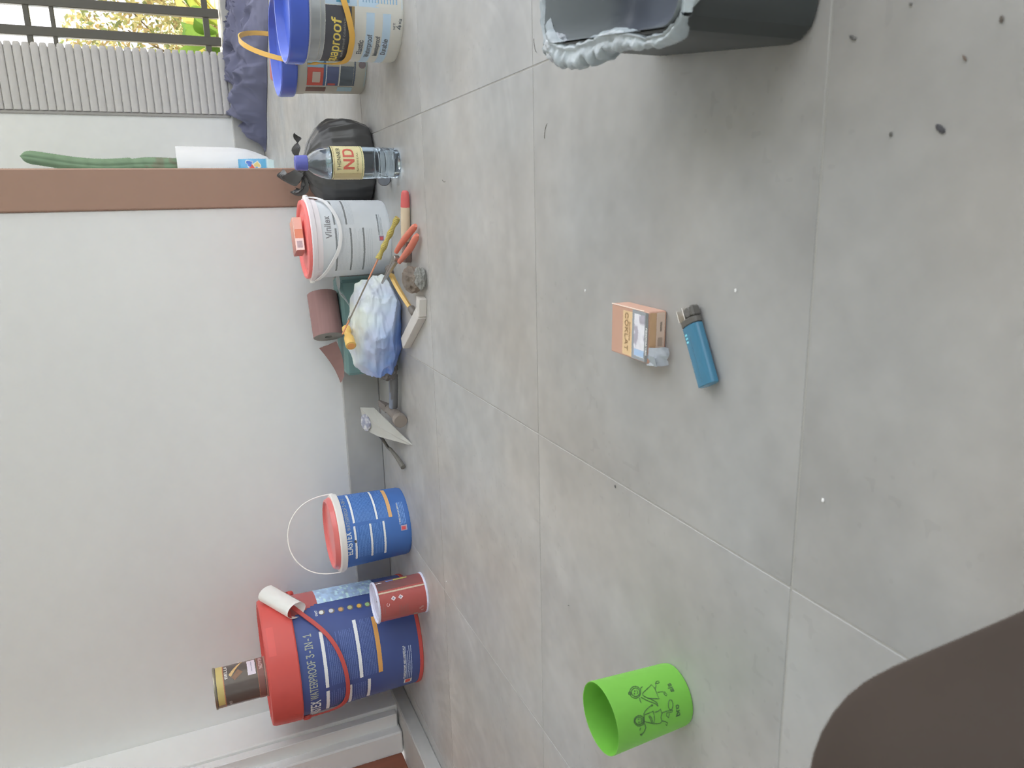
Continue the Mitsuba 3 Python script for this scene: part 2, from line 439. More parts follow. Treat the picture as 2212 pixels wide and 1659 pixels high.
for pi_, (bx, by, n_, lab) in enumerate([(1.02, 5.05, 22, 'broad-leaved green plant low behind the gate bars, nearest the panel'), (2.0, 5.3, 20, 'broad-leaved yellow-green plant behind the right part of the gate'), (3.0, 5.1, 16, 'broad-leaved plant beyond the right end of the gate')]):
    k = thing('broad_leaf_plant', lab, 'plant', 'broad-leaved plants just beyond the gate')
    for q in range(n_):
        az = q * 2.4 + pi_
        L = 0.34 + 0.2 * rng.random()
        col = [C(110, 145, 60, 1), C(150, 165, 70, 1), C(95, 130, 65, 1), C(215, 200, 110, 1)][int(rng.integers(0, 4))]
        part(k + '__leaf', blade_leaf((bx + 0.09 * math.cos(az), by + 0.09 * math.sin(az), 0.02 + 0.12 * rng.random()), az, L, 1.2 + 0.9 * rng.random(), 0.035 + 0.02 * rng.random(), q), jit(col, 0.25, 30, q), 'leaf', None)
    part(k + '__stem', tube([(bx, by, -0.03), (bx, by, 0.1), (bx, by, 0.2)], 0.02, 8), C(100, 110, 60), 'matte')

# ------------------------------------------------------------------ printing on round containers
class Round:
    """a round container at (cx, cy); angle 0 faces the camera, growing to the viewer's right; radius(z)."""

    def __init__(self, cx, cy, prof, base=0.0):
        self.c = np.array([cx, cy])
        self.phi = math.atan2(-cy, -cx)
        self.pz, self.pr = np.array([p[0] for p in prof]), np.array([p[1] for p in prof])
        self.base = base

    def r(self, z):
        return np.interp(np.asarray(z) - self.base, self.pz, self.pr)

    def at(self, deg, z, off=0.0):
        a = self.phi + np.radians(np.asarray(deg, float))
        z = np.asarray(z, float) + 0 * a
        rr = self.r(z) + off
        return np.stack([self.c[0] + rr * np.cos(a), self.c[1] + rr * np.sin(a), z], -1)

    def patch(self, d0, d1, z0, z1, off=0.0004, zs=None):
        nd = max(2, int(abs(d1 - d0) / 5) + 2)
        d = np.linspace(d0, d1, nd)
        zz = np.linspace(z0, z1, zs or 2)
        D, Z = np.meshgrid(d, zz, indexing='ij')
        return tm(self.at(D.ravel(), Z.ravel(), off), grid_faces(nd, len(zz)))

    def poly(self, pts, off=0.0005):
        """convex polygon of (deg, z) points."""
        p = np.asarray(pts, float)
        c = p.mean(0)
        allp = np.vstack([c, p])
        n = len(p)
        flat = tm(np.stack([allp[:, 0], allp[:, 1] * 1000, 0 * allp[:, 0]], 1), [[0, 1 + i, 1 + (i + 1) % n] for i in range(n)])
        if np.ptp(p[:, 0]) > 8:
            flat = flat.subdivide().subdivide()
        return tm(self.at(flat.vertices[:, 0], flat.vertices[:, 1] / 1000, off), flat.faces)

    def disc(self, d, z, rad, off=0.0005, n=16):
        k = math.degrees(1 / float(self.r(z)))
        return self.poly([(d + k * rad * math.cos(2 * PI * i / n), z + rad * math.sin(2 * PI * i / n)) for i in range(n)], off)

    def text(self, s, d0, z0, h, d1=None, bold=False, off=0.0003, depth=0.0003, italic=0.0):
        m = meshkit.text_mesh(s, h, depth, bold)
        m = trimesh.Trimesh(*trimesh.remesh.subdivide_to_size(m.vertices, m.faces, math.sqrt(8 * float(self.r(z0)) * 0.00012), max_iter=6), process=False)
        v = np.array(m.vertices)
        k = math.degrees(1 / float(self.r(z0)))
        x0, x1 = v[:, 0].min(), v[:, 0].max()
        sx = 1.0 if d1 is None else (d1 - d0) / k / (x1 - x0)
        dd = d0 + (v[:, 0] - x0) * sx * k + italic * v[:, 1] * k
        P = self.at(dd, z0 + v[:, 1], 0)
        a = self.phi + np.radians(dd)
        nrm = np.stack([np.cos(a), np.sin(a), 0 * a], -1)
        return tm(P + nrm * (off + v[:, 2:3]), m.faces)

    def path(self, pts, r=0.0005, off=0.0004, n=None, sides=5):
        p = np.asarray(pts, float)
        if n:
            p = smooth_path(p * [0.001, 1], n) * [1000, 1]
        return tube(self.at(p[:, 0], p[:, 1], off), r, sides)


def text_lines(mb, R, d0, d1, zt, zb, n, col, seed, frac=0.45):
    r = np.random.default_rng(seed)
    h = (zt - zb) / n
    for i in range(n):
        z = zt - (i + 0.5) * h
        d = d0
        end = d1 - (d1 - d0) * (0.3 * r.random() if r.random() < 0.4 else 0.0)
        while d < end:
            w = (d1 - d0) * (0.2 + 0.3 * r.random())
            mb.add(R.patch(d, min(d + w, end), z - h * frac / 2, z + h * frac / 2, 0.0005), col, None)
            d += w + (d1 - d0) * 0.015


WHITE = C(225, 228, 230, 1.1)
RED = C(205, 78, 72, 1.05)
BLUE1, BLUE2 = C(58, 78, 140, 1.05), C(60, 108, 180, 1.05)

# ---- big pail
R = Round(-1.102, 1.773, [(0, 0.140), (0.02, 0.142), (0.30, 0.148), (0.4, 0.149)])
P = thing('paint_pail', 'large blue pail with a deep red lid, red handle and white grip, in the corner', 'pail')
o = [*R.c, 0]
part(P + '__body', xf(lathe([(0, 0.004), (0.132, 0.004), (0.138, 0.0), (0.1415, 0.012), (0.148, 0.30), (0.148, 0.315), (0, 0.315)], 96), o), BLUE1, 'satin')
part(P + '__base_rim', xf(lathe([(0.139, 0), (0.1425, 0.001), (0.1432, 0.009), (0.1405, 0.010)], 96), o), RED, 'satin')
lid = [(0.1485, 0.305), (0.154, 0.303), (0.1555, 0.306), (0.1545, 0.345), (0.153, 0.368), (0.150, 0.374), (0.143, 0.375), (0.139, 0.370), (0.137, 0.3655), (0, 0.3655)]
L = part(P + '__lid', xf(lathe(lid, 96), o), RED, 'satin', 25)
part(L + '__reflection_patch', Round(-1.102, 1.773, [(0, 0.1545), (0.335, 0.1545), (0.345, 0.1545), (0.368, 0.153)]).patch(3, 29, 0.350, 0.3665, 0.0005, 3), RED * 1.12, 'satin', None)  # lighter red rectangle: a reflection painted on the lid
mb = MB()
mb.add(R.text('ELASTEX', -92, 0.2615, 0.0235, -52, True), WHITE, None)
mb.add(R.text('WATERPROOF 3-IN-1', -49.5, 0.2665, 0.0185, 15.5, True), C(150, 155, 150), None)
for d0, d1, z0, z1 in ((-39, 15, 0.2395, 0.2475), (-78, -43, 0.2395, 0.2475), (-38.5, 19, 0.1560, 0.1645), (-78, -43.5, 0.1845, 0.192), (-76, -42.5, 0.138, 0.1455)):
    mb.add(R.patch(d0, d1, z0, z1, 0.0005), WHITE, None)
mb.add(R.patch(-38.2, 18, 0.1065, 0.1175), C(205, 150, 80), None)
TL = C(88, 112, 172, 1.0)
text_lines(mb, R, -38, 12, 0.234, 0.168, 15, TL, 1)
text_lines(mb, R, -38, 18, 0.1525, 0.121, 8, TL, 2)
text_lines(mb, R, -74, -44, 0.236, 0.197, 8, TL, 3)
text_lines(mb, R, -74, -44, 0.181, 0.150, 7, TL, 4)
text_lines(mb, R, -58, -18, 0.049, 0.030, 4, C(150, 165, 195), 5)
mb.add(R.text('PT NIPSEA PAINT AND CHEMICALS', -58, 0.0485, 0.0045, -17, True), WHITE, None)
mb.add(R.patch(-69, -60, 0.030, 0.050, 0.0004), C(205, 205, 205), None)
mb.add(R.patch(-67.5, -61, 0.034, 0.047, 0.0007), C(190, 70, 60), None)
# right-hand picture panel: red top, pale splash, icons
for q in range(7):
    mb.add(R.patch(36 + q * 1.8, 95, 0.3035 - q * 0.0098, 0.3035 - (q + 1) * 0.0098, 0.0004), C(165, 85, 85), None)
sp = C(165, 185, 208)
spm = R.patch(46, 95, 0.085, 0.236, 0.0006, 40).subdivide()
mb.add(spm, lambda v: np.clip(sp * (0.55 + 0.9 * meshkit.fbm(v * [90, 90, 70], 3, 3) + 0.5 * (meshkit.noise(v * 120, 4) > 0.72))[:, None] * np.array([0.9, 1.0, 1.08]), 0, 0.9), None)
for q, (d, z, col) in enumerate([(34.4, 0.231, (205, 210, 205)), (33.8, 0.207, (190, 195, 205)), (33.2, 0.184, (195, 150, 100)), (33.1, 0.161, (170, 175, 130)), (32.6, 0.138, (215, 170, 80)), (32.3, 0.117, (150, 190, 130)), (32.0, 0.095, (200, 190, 120))]):
    mb.add(R.disc(d, z, 0.0078, 0.0005), C(110, 100, 95), None)
    mb.add(R.disc(d, z + 0.0012, 0.0055, 0.0008), C(*col), None)
mb.add(R.text('FAST', 31.5, 0.2415, 0.0055, 38, True), WHITE, None)
mb.put(P + '__label_print', 'satin')
for s in (-91, 91):
    p0 = R.at(s, 0.292, 0.006)
    part(P + '__handle_ear', xf(lathe([(0, 0.005), (0.009, 0.004), (0.011, 0.0), (0.011, -0.004), (0, -0.004)], 20), p0, 0, 0, 0) if False else frame_xf(lathe([(0, 0.006), (0.008, 0.005), (0.011, 0.001), (0.011, -0.005), (0, -0.005)], 20), p0, [0, 0, 1], p0 - [*R.c, p0[2]]), RED, 'satin')
hp = [(91, 0.296), (78, 0.312), (58, 0.316), (38.9, 0.2885), (25, 0.258), (7.8, 0.226), (-8.3, 0.208), (-26.8, 0.198), (-44.7, 0.196), (-66, 0.205), (-80, 0.228), (-88, 0.262), (-91, 0.292)]
hq = smooth_path(np.array(hp) * [0.0025, 1], 60) * [400, 1]
off = np.interp(hq[:, 0], [-95, 20, 32, 45, 58, 72, 91], [0.006, 0.006, 0.009, 0.016, 0.018, 0.011, 0.006])
hpts = np.array([R.at(d, z, q) for (d, z), q in zip(hq, off)])
H_ = part(P + '__handle', ribbon(hpts, np.array([R.at(d, z + 0.01, q) - R.at(d, z - 0.01, q) for (d, z), q in zip(hq, off)]), 0.0095, 0.004), RED * 0.85, 'satin')
# white card rolled round the handle
a_, b_ = np.array(R.at(66, 0.348, 0.026)), np.array(R.at(36, 0.290, 0.022))
ax = (b_ - a_) / np.linalg.norm(b_ - a_)
Lg = np.linalg.norm(b_ - a_)
ang = np.linspace(-0.3, 2 * PI - 0.9, 40)
gv = np.stack([np.stack([np.linspace(0, Lg, 8), np.full(8, 0.021 * math.cos(t)), np.full(8, 0.0285 * math.sin(t))], 1) for t in ang]).reshape(-1, 3)
grip = frame_xf(tm(gv, grid_faces(40, 8)), a_, ax, np.array([0.3, -0.2, 1.0]))
part(P + '__handle__card_sleeve', grip, C(215, 215, 212), 'matte', 60, 'white card sleeve rolled round the handle')

# ---- small blue pail
R = Round(-0.787, 1.764, [(0, 0.084), (0.006, 0.0862), (0.165, 0.0905), (0.2, 0.0905)])
P = thing('paint_pail', 'small blue pail with a red lid, white rim and raised white wire handle', 'pail')
o = [*R.c, 0]
part(P + '__body', xf(lathe([(0, 0.003), (0.081, 0.003), (0.084, 0.0), (0.0862, 0.006), (0.0905, 0.165), (0, 0.165)], 80), o), BLUE2, 'satin')
part(P + '__rim', xf(lathe([(0.0905, 0.163), (0.0955, 0.162), (0.0968, 0.165), (0.0968, 0.1755), (0.0945, 0.178), (0.088, 0.178)], 80), o), C(215, 212, 208), 'satin', 25)
part(P + '__lid', xf(lathe([(0.0895, 0.176), (0.0905, 0.180), (0.086, 0.1895), (0.0815, 0.1905), (0.079, 0.187), (0.077, 0.184), (0, 0.184)], 80), o), C(205, 105, 102), 'gloss', 25)
mb = MB()
mb.add(R.text('ELASTEX', -41, 0.1495, 0.0135, -3.5, True), WHITE, None)
mb.add(R.text('WATERPROOF 3-IN-1', -1, 0.1495, 0.0085, 60, True), C(140, 150, 165), None)
for d0, d1, z0, z1 in ((9, 74, 0.1365, 0.1415), (-52, 4.3, 0.1375, 0.1425), (8.7, 74, 0.0795, 0.0843), (-53, 4.2, 0.0985, 0.1035), (-54, 4.3, 0.0655, 0.0705)):
    mb.add(R.patch(d0, d1, z0, z1, 0.0005), WHITE, None)
mb.add(R.patch(8.5, 73, 0.0435, 0.0525), C(210, 165, 110), None)
TL2 = C(92, 140, 206, 1.0)
text_lines(mb, R, 9, 72, 0.134, 0.087, 14, TL2, 11)
text_lines(mb, R, 9, 72, 0.0775, 0.0545, 7, TL2, 12)
text_lines(mb, R, -50, 3.5, 0.135, 0.106, 8, TL2, 13)
text_lines(mb, R, -50, 3.5, 0.0965, 0.074, 6, TL2, 14)
text_lines(mb, R, -6, 32, 0.026, 0.011, 4, C(110, 150, 205), 15)
mb.add(R.text('PT NIPSEA PAINT AND CHEMICALS', -6, 0.0255, 0.003, 31, True), WHITE, None)
mb.add(R.patch(-17, -8, 0.0105, 0.0265, 0.0004), C(170, 150, 170), None)
mb.add(R.patch(-15.5, -10, 0.0145, 0.0245, 0.0007), C(205, 80, 85), None)
mb.add(R.poly([(-21, 0.138), (-17.5, 0.139), (-16.5, 0.1425), (-19, 0.145), (-21.5, 0.1415)], 0.0008), C(60, 62, 66), None)
mb.put(P + '__label_print', 'satin')
for s in (-90, 90):
    p0 = R.at(s, 0.170, 0.005)
    part(P + '__handle_ear', frame_xf(lathe([(0, 0.004), (0.005, 0.003), (0.006, 0), (0.006, -0.003), (0, -0.003)], 14), p0, [0, 0, 1], p0 - [*R.c, p0[2]]), C(215, 212, 208), 'satin')
e0, e1 = R.at(-90, 0.170, 0.007), R.at(90, 0.170, 0.007)
t = np.linspace(0, PI, 48)
mid, hd = (e0 + e1) / 2, (e1 - e0) / 2
back = np.array([math.cos(R.phi), math.sin(R.phi), 0]) * -0.012
part(P + '__handle', tube([mid - hd * math.cos(q) * (1 + 0.05 * math.sin(q)) + np.array([0, 0, 0.118]) * math.sin(q) ** 0.85 + back * math.sin(q) for q in t], 0.0014, 8), C(232, 230, 222), 'satin')

# ---- white pail
R = Round(-0.063, 1.787, [(0, 0.0835), (0.007, 0.0858), (0.160, 0.0885), (0.2, 0.0885)])
P = thing('paint_pail', 'white pail with grey print and a red lid, beside the plastic bottle', 'pail')
o = [*R.c, 0]
PW = C(208, 212, 216, 1.1)
part(P + '__body', xf(lathe([(0, 0.003), (0.080, 0.003), (0.0835, 0.0), (0.0858, 0.007), (0.0885, 0.160), (0, 0.160)], 80), o), PW, 'satin')
part(P + '__rim', xf(lathe([(0.0885, 0.158), (0.0905, 0.157), (0.0905, 0.168), (0.0935, 0.169), (0.0942, 0.172), (0.0942, 0.1785), (0.0925, 0.1805), (0.087, 0.1805)], 80), o), C(222, 215, 218, 1.1), 'satin', 25)
part(P + '__lid', xf(lathe([(0.088, 0.178), (0.0895, 0.183), (0.0885, 0.1875), (0.084, 0.1885), (0.0795, 0.1865), (0.077, 0.182), (0.070, 0.1815), (0.066, 0.184), (0, 0.184)], 80), o), C(222, 112, 108), 'satin', 25)
mb = MB()
GR = C(120, 124, 126)
mb.add(R.text('Vinilex', 0.5, 0.1365, 0.0128, 34, True), C(125, 125, 130), None)
for d0, d1, z in ((20.2, 72, 0.127), (-55, 14.8, 0.1265), (20, 74, 0.1005), (-56, 14.8, 0.0935), (-57, 14.7, 0.0645)):
    mb.add(R.patch(d0, d1, z - 0.002, z + 0.002), GR, None)
TG = C(190, 195, 199)
text_lines(mb, R, 20, 72, 0.1225, 0.104, 6, TG, 21)
text_lines(mb, R, 20, 72, 0.0965, 0.082, 5, TG, 22)
text_lines(mb, R, -55, 14, 0.1225, 0.097, 8, TG, 23)
text_lines(mb, R, -55, 14, 0.0895, 0.068, 7, TG, 24)
text_lines(mb, R, -50, 13, 0.0605, 0.044, 4, TG, 25)
text_lines(mb, R, 2.5, 36, 0.0290, 0.0195, 3, C(165, 172, 178), 26)
mb.add(R.text('PT NIPSEA PAINT AND CHEMICALS', 3, 0.0278, 0.0028, 36, True), C(130, 135, 140), None)
mb.add(R.patch(-5.8, 1.7, 0.0185, 0.0292, 0.0004), C(150, 125, 150), None)
mb.add(R.patch(-4.6, 0.2, 0.0205, 0.0275, 0.0007), C(200, 90, 100), None)
mb.put(P + '__label_print', 'satin')
for s in (-90, 88):
    p0 = R.at(s, 0.174, 0.007)
    part(P + '__handle_ear', frame_xf(lathe([(0, 0.005), (0.005, 0.004), (0.0065, 0), (0.0065, -0.004), (0, -0.004)], 14), p0, [0, 0, 1], p0 - [*R.c, p0[2]]), C(228, 226, 224), 'satin')
hp = [(88, 0.174), (72, 0.152), (58, 0.1385), (40.8, 0.128), (26.8, 0.1215), (11.3, 0.118), (-0.9, 0.119), (-17, 0.126), (-33, 0.138), (-56, 0.155), (-75, 0.167), (-90, 0.174)]
hq = smooth_path(np.array(hp) * [0.0016, 1], 50) * [625, 1]
offs = 0.0065 + 0.002 * np.sin(np.linspace(0, PI, 50))
hpts = np.array([R.at(d, z, q) for (d, z), q in zip(hq, offs)])
part(P + '__handle', ribbon(hpts, [0, 0, 1], 0.0072, 0.0022), C(225, 225, 226, 1.1), 'satin')

# ---- fill-and-seal buckets with blue lids at the right
def seal_bucket(R, label, extra, zt):
    """zt: the height of the lid's lower edge."""
    P = thing('sealant_bucket', label, 'bucket')
    o = [*R.c, 0]
    part(P + '__body', xf(lathe([(0, 0.003), (0.089, 0.003), (0.0925, 0.0), (0.0945, 0.006), (0.0975, zt - 0.022), (0.0990, zt - 0.0215), (0.0995, zt - 0.004), (0.098, zt), (0.098, zt + 0.01), (0, zt + 0.01)], 80), o), extra['body'], 'satin')
    lid = [(0.099, 0.001), (0.1045, 0.0), (0.1065, 0.003), (0.1075, 0.027), (0.1068, 0.033), (0.1045, 0.0352), (0.1015, 0.0345), (0.0985, 0.024), (0.095, 0.0185), (0.085, 0.0175), (0.05, 0.019), (0, 0.0195)]
    part(P + '__lid', xf(lathe([(r_, z_ + zt) for r_, z_ in lid], 80), o), extra['lid'], 'lidblue', 22)
    return P


LB = C(168, 190, 208)
DK = C(62, 64, 72)
R = Round(0.39, 1.597, [(0, 0.0925), (0.006, 0.0945), (0.159, 0.0975), (0.2, 0.0975)])
P = seal_bucket(R, 'white and light-blue sealant bucket with a blue lid, in front at the right', {'body': C(190, 190, 184), 'lid': C(62, 88, 182)}, 0.181)
mb = MB()
wash = lambda v: C(150, 155, 158) * (0.45 + 0.9 * meshkit.fbm(v * [40, 40, 12], 4, 5))[:, None]
mb.add(R.patch(-110, 110, 0.1515, 0.1585, 0.0005, 4), wash, None)
mb.add(R.patch(-110, 110, 0.1602, 0.1768, 0.0024, 12).subdivide(), wash, None)
mb.add(R.patch(-100, 2.8, 0.096, 0.1505), DK, None)
mb.add(R.patch(-30, 2.8, 0.096, 0.1015, 0.0007), C(140, 120, 80), None)
mb.add(R.text('Aquaproof', -92, 0.1215, 0.0175, -10, True, italic=0.15), C(205, 185, 90), None)
mb.add(R.text('waterproof coating', -62, 0.1125, 0.0042, -10, False, 0.0006), C(150, 150, 145), None)
for z0, z1 in ((0.0575, 0.0735), (0.0255, 0.0415)):
    mb.add(R.patch(-100, -2, z0, z1, 0.0003), LB, None)
mb.add(R.patch(3.5, 100, 0.003, 0.088, 0.0004), LB, None)
mb.add(R.patch(3.5, 100, 0.091, 0.1505, 0.0004), LB * 0.9, None)
mb.add(R.patch(6, 30, 0.105, 0.13, 0.0006), C(70, 130, 160), None)
text_lines(mb, R, 8, 90, 0.082, 0.012, 12, C(130, 160, 185), 31)
DT = C(85, 90, 98)
mb.add(R.text('Elastic', -54.5, 0.0765, 0.0095, -33, True), DT, None)
mb.add(R.text('Waterproof', -60, 0.0605, 0.0095, -25.5, True), DT, None)
mb.add(R.text('Membproof', -57, 0.0448, 0.0085, -27, True), DT, None)
mb.add(R.text('Durable', -53.7, 0.0290, 0.0095, -30, True), DT, None)
mb.add(R.text('NET', -18, 0.0165, 0.0040, -11, False), DT, None)
mb.add(R.text('4', -18, 0.0050, 0.0090, -12.5, True), DT, None)
mb.add(R.text('Kg', -11.5, 0.0055, 0.0045, -6, True), DT, None)
mb.put(P + '__label_print', 'satin')
YEL = C(205, 160, 70)
hp = [(-97, 0.168), (-80, 0.122), (-67, 0.1065), (-41, 0.101), (-27, 0.101), (-15, 0.1055), (-4, 0.111), (8, 0.118), (35, 0.133), (65, 0.155), (84, 0.168)]
hq = smooth_path(np.array(hp) * [0.0016, 1], 60) * [625, 1]
offs = 0.004 + 0.004 * np.sin(np.linspace(0, PI, 60)) + np.interp(hq[:, 1], [0.15, 0.162], [0, 0.004])
hpts = np.array([R.at(d, z, q) for (d, z), q in zip(hq, offs)])
part(P + '__handle', ribbon(hpts, [0, 0, 1], 0.0105, 0.0024), YEL, 'satin')

R = Round(0.372, 1.912, [(0, 0.0925), (0.006, 0.0945), (0.138, 0.0975), (0.2, 0.0975)])
P = seal_bucket(R, 'sealant bucket with a blue lid and raised yellow handle, half behind another bucket', {'body': C(168, 168, 160), 'lid': C(76, 98, 188)}, 0.160)
mb = MB()
mb.add(R.patch(-52, 40, 0.003, 0.1375, 0.0003), C(140, 175, 195), None)
mb.add(R.patch(-51, -22, 0.101, 0.1375, 0.0006), lambda v: C(185, 85, 75) * (0.8 + 0.5 * meshkit.fbm(v * 90, 3, 2))[:, None], None)
mb.add(R.patch(-45, -28, 0.108, 0.126, 0.0009), C(190, 175, 165), None)
mb.add(R.patch(-51, 20, 0.0955, 0.101, 0.0006), C(70, 100, 135), None)
mb.add(R.patch(-51, -20, 0.066, 0.093, 0.0006), lambda v: C(88, 98, 135) * (0.6 + 0.8 * meshkit.fbm(v * 110, 3, 8))[:, None], None)
mb.add(R.patch(-50, -46, 0.072, 0.09, 0.0009), C(180, 90, 90), None)
mb.add(R.patch(-51, -19, 0.032, 0.062, 0.0006), lambda v: C(92, 102, 112) * (0.6 + 0.8 * meshkit.fbm(v * 130, 3, 9))[:, None], None)
mb.add(R.patch(-51, 20, 0.0275, 0.031, 0.0006), C(85, 95, 112), None)
mb.add(R.patch(-51, 20, 0.063, 0.0645, 0.0007), WHITE, None)
mb.add(R.patch(-51, 20, 0.0935, 0.095, 0.0007), WHITE, None)
mb.add(R.disc(-16, 0.0125, 0.0085, 0.0007), C(120, 110, 115), None)
mb.add(R.patch(-67, -55, 0.092, 0.1375, 0.0005), C(98, 72, 66), None)
mb.add(R.patch(-66, -54, 0.03, 0.065, 0.0005), C(150, 180, 195), None)
mb.put(P + '__label_print', 'satin')
n0 = R.at(-14, 0.164, 0.012)
n1 = R.at(166, 0.164, 0.012)
mid, hd = (n0 + n1) / 2, (n1 - n0) / 2
t = np.linspace(0, PI, 50)
part(P + '__handle', ribbon([mid - hd * math.cos(q) + np.array([0.012, 0, 0.108]) * math.sin(q) ** 0.9 for q in t], np.array([-0.99, -0.2, 0.0]), 0.0105, 0.0024), YEL * 1.05, 'satin')
for pt in (n0, n1):
    part(P + '__handle_ear', frame_xf(lathe([(0, 0.004), (0.006, 0.003), (0.0075, 0), (0.0075, -0.006), (0, -0.006)], 14), pt, [0, 0, 1], pt - [*R.c, pt[2]]), YEL, 'satin')

# ---- paint cans
R = Round(-0.912, 1.602, [(0, 0.0465), (0.2, 0.0465)])
P = thing('paint_can', 'red paint can with white rims in front of the large blue pail', 'can')
o = [*R.c, 0]
part(P + '__body', xf(lathe([(0, 0.002), (0.045, 0.002), (0.0465, 0.004), (0.0465, 0.1165), (0.0445, 0.1165), (0, 0.112)], 64), o), C(158, 72, 68), 'gloss')
CW = C(196, 198, 216)
part(P + '__rim', xf(lathe([(0.0455, 0.0), (0.0482, 0.0), (0.0488, 0.002), (0.048, 0.0045), (0.0462, 0.005)], 64), o), CW, 'satin', 30)
part(P + '__rim', xf(lathe([(0.0462, 0.1165), (0.0482, 0.117), (0.0488, 0.1195), (0.048, 0.122), (0.0455, 0.122), (0.0445, 0.119), (0.0440, 0.1175)], 64), o), CW, 'satin', 30)
part(P + '__lid', xf(lathe([(0.0445, 0.118), (0.036, 0.118), (0.035, 0.1165), (0, 0.1165)], 64), o), C(190, 192, 212), 'satin', 25)
part(P + '__lid__spot', xf(lathe([(0, 0.0172), (0.0022, 0.0170), (0.0022, 0.0160), (0, 0.0160)], 12), [*(R.at(10, 0.1, -0.036)[:2]), 0.1]), C(50, 48, 52), 'matte')
mb = MB()
mb.add(R.patch(30, 100, 0.006, 0.1155, 0.0003), lambda v: np.where((v[:, 2:3] > 0.075), C(88, 66, 66), C(130, 66, 64)), None)  # darker right side: a dark reflection painted into the can colour
mb.add(R.poly([(19.5, 0.1165), (24.5, 0.1165), (24, 0.005), (19, 0.005)], 0.0005), C(185, 165, 145), None)
for z in (0.0837, 0.0665):
    mb.add(R.poly([(1.2 - 7, z), (1.2, z + 0.0062), (1.2 + 7, z), (1.2, z - 0.0062)], 0.0006), C(212, 195, 198), None)
    mb.add(R.poly([(1.2 - 3, z), (1.2, z + 0.0026), (1.2 + 3, z), (1.2, z - 0.0026)], 0.0009), C(120, 128, 150), None)
ring = [(-13.6 + 4.2 * math.cos(a), 0.098 + 0.0033 * math.sin(a)) for a in np.linspace(0, 5.3, 12)]
mb.add(R.path(ring, 0.0006), C(200, 170, 170), None)
mb.add(R.poly([(62, 0.089), (70, 0.091), (70, 0.072), (64, 0.072)], 0.0006), C(95, 115, 165), None)
mb.add(R.patch(63, 72, 0.038, 0.072, 0.0006), C(165, 160, 80), None)
mb.add(R.path([(60 + 3 * math.sin(a), 0.108 + 0.007 * math.cos(a)) for a in np.linspace(0.3, 2.8, 10)], 0.0009), C(210, 205, 205), None)
mb.add(R.patch(-80, -66, 0.026, 0.036), C(138, 122, 116), None)
for d, z in ((-50, 0.018), (-46, 0.013), (-60, 0.013)):
    mb.add(R.patch(d, d + 6, z, z + 0.006), C(170, 118, 112), None)
text_lines(mb, R, -58, -22, 0.074, 0.050, 6, C(148, 82, 78), 41)
text_lines(mb, R, -40, -8, 0.112, 0.104, 2, C(150, 88, 84), 42)
mb.put(P + '__label_print', 'satin')

R = Round(-1.098, 1.706, [(0, 0.0455), (0.2, 0.0455)], 0.3752)
zb = 0.3752
P = thing('paint_can', 'dark brown paint can with a gold top band standing on the large pail', 'can')
o = [*R.c, zb]
part(P + '__body', xf(lathe([(0, 0.001), (0.044, 0.001), (0.0455, 0.003), (0.0455, 0.1140), (0.0435, 0.1140), (0, 0.110)], 64), o), C(82, 72, 68), 'gloss')
MT = C(150, 145, 128)
part(P + '__rim', xf(lathe([(0.0445, 0.0), (0.047, 0.0), (0.0475, 0.002), (0.0468, 0.004), (0.045, 0.0045)], 64), o), C(150, 105, 95), 'satin', 30)
part(P + '__rim', xf(lathe([(0.0452, 0.1135), (0.0472, 0.114), (0.0478, 0.1165), (0.047, 0.119), (0.0445, 0.119), (0.0435, 0.116), (0.043, 0.1145)], 64), o), MT, 'metal', 30)
part(P + '__lid', xf(lathe([(0.0435, 0.1155), (0.034, 0.1155), (0.033, 0.1145), (0, 0.1145)], 64), o), MT, 'metal', 25)
mb = MB()
mb.add(R.patch(-60, 100, zb + 0.0975, zb + 0.1125), lambda v: C(188, 170, 105) * (0.85 + 0.3 * meshkit.fbm(v * 40, 2, 1))[:, None], None)
mb.add(R.patch(-100, -60, zb + 0.0975, zb + 0.1125), C(150, 128, 108), None)
mb.add(R.patch(-100, 100, zb + 0.0955, zb + 0.0975), C(165, 105, 75), None)
mb.add(R.patch(-100, 100, zb + 0.006, zb + 0.0195), C(118, 78, 72), None)
mb.add(R.patch(-100, 100, zb + 0.0195, zb + 0.0205, 0.0005), C(160, 110, 80), None)
mb.add(R.text('BELLA', 19, zb + 0.0875, 0.0062, 68, True), C(215, 210, 208), None)
mb.add(R.text('NIPPON', 26, zb + 0.0085, 0.0075, 72, True), C(190, 165, 165), None)
mb.add(R.text('WS', -66, zb + 0.083, 0.006, -50, True), C(170, 160, 158), None)
mb.add(R.poly([(22, zb + 0.0795), (30, zb + 0.0845), (77, zb + 0.0535), (78, zb + 0.0505), (60, zb + 0.059)], 0.0005), lambda v: C(190, 160, 110) * (0.6 + 0.9 * meshkit.fbm(v * 150, 2, 4))[:, None], None)
mb.add(R.poly([(10, zb + 0.072), (20, zb + 0.0785), (42, zb + 0.063), (30, zb + 0.052)], 0.0004), C(125, 92, 70), None)
mb.add(R.patch(14, 71, zb + 0.024, zb + 0.042, 0.0005), C(205, 198, 210), None)
mb.add(R.patch(24, 62, zb + 0.0315, zb + 0.0335, 0.0008), C(150, 145, 165), None)
mb.put(P + '__label_print', 'satin')

# ---- carton on the white pail's lid
P = thing('small_carton', 'small pink cigarette carton lying on the red lid of the white pail', 'carton')
ex = np.array([math.cos(0.30), math.sin(0.30), 0])
org = np.array([-0.086, 1.752, 0.1887])
box = rbox(0, 0.078, 0, 0.050, 0, 0.0205, 0.001)
part(P + '__box', frame_xf(box, org, ex, [0, 0, 1]), lambda v: np.where(((v - org) @ ex)[:, None] < 0.002, C(158, 100, 92), C(212, 150, 128)), 'satin', 20)
mb = MB()


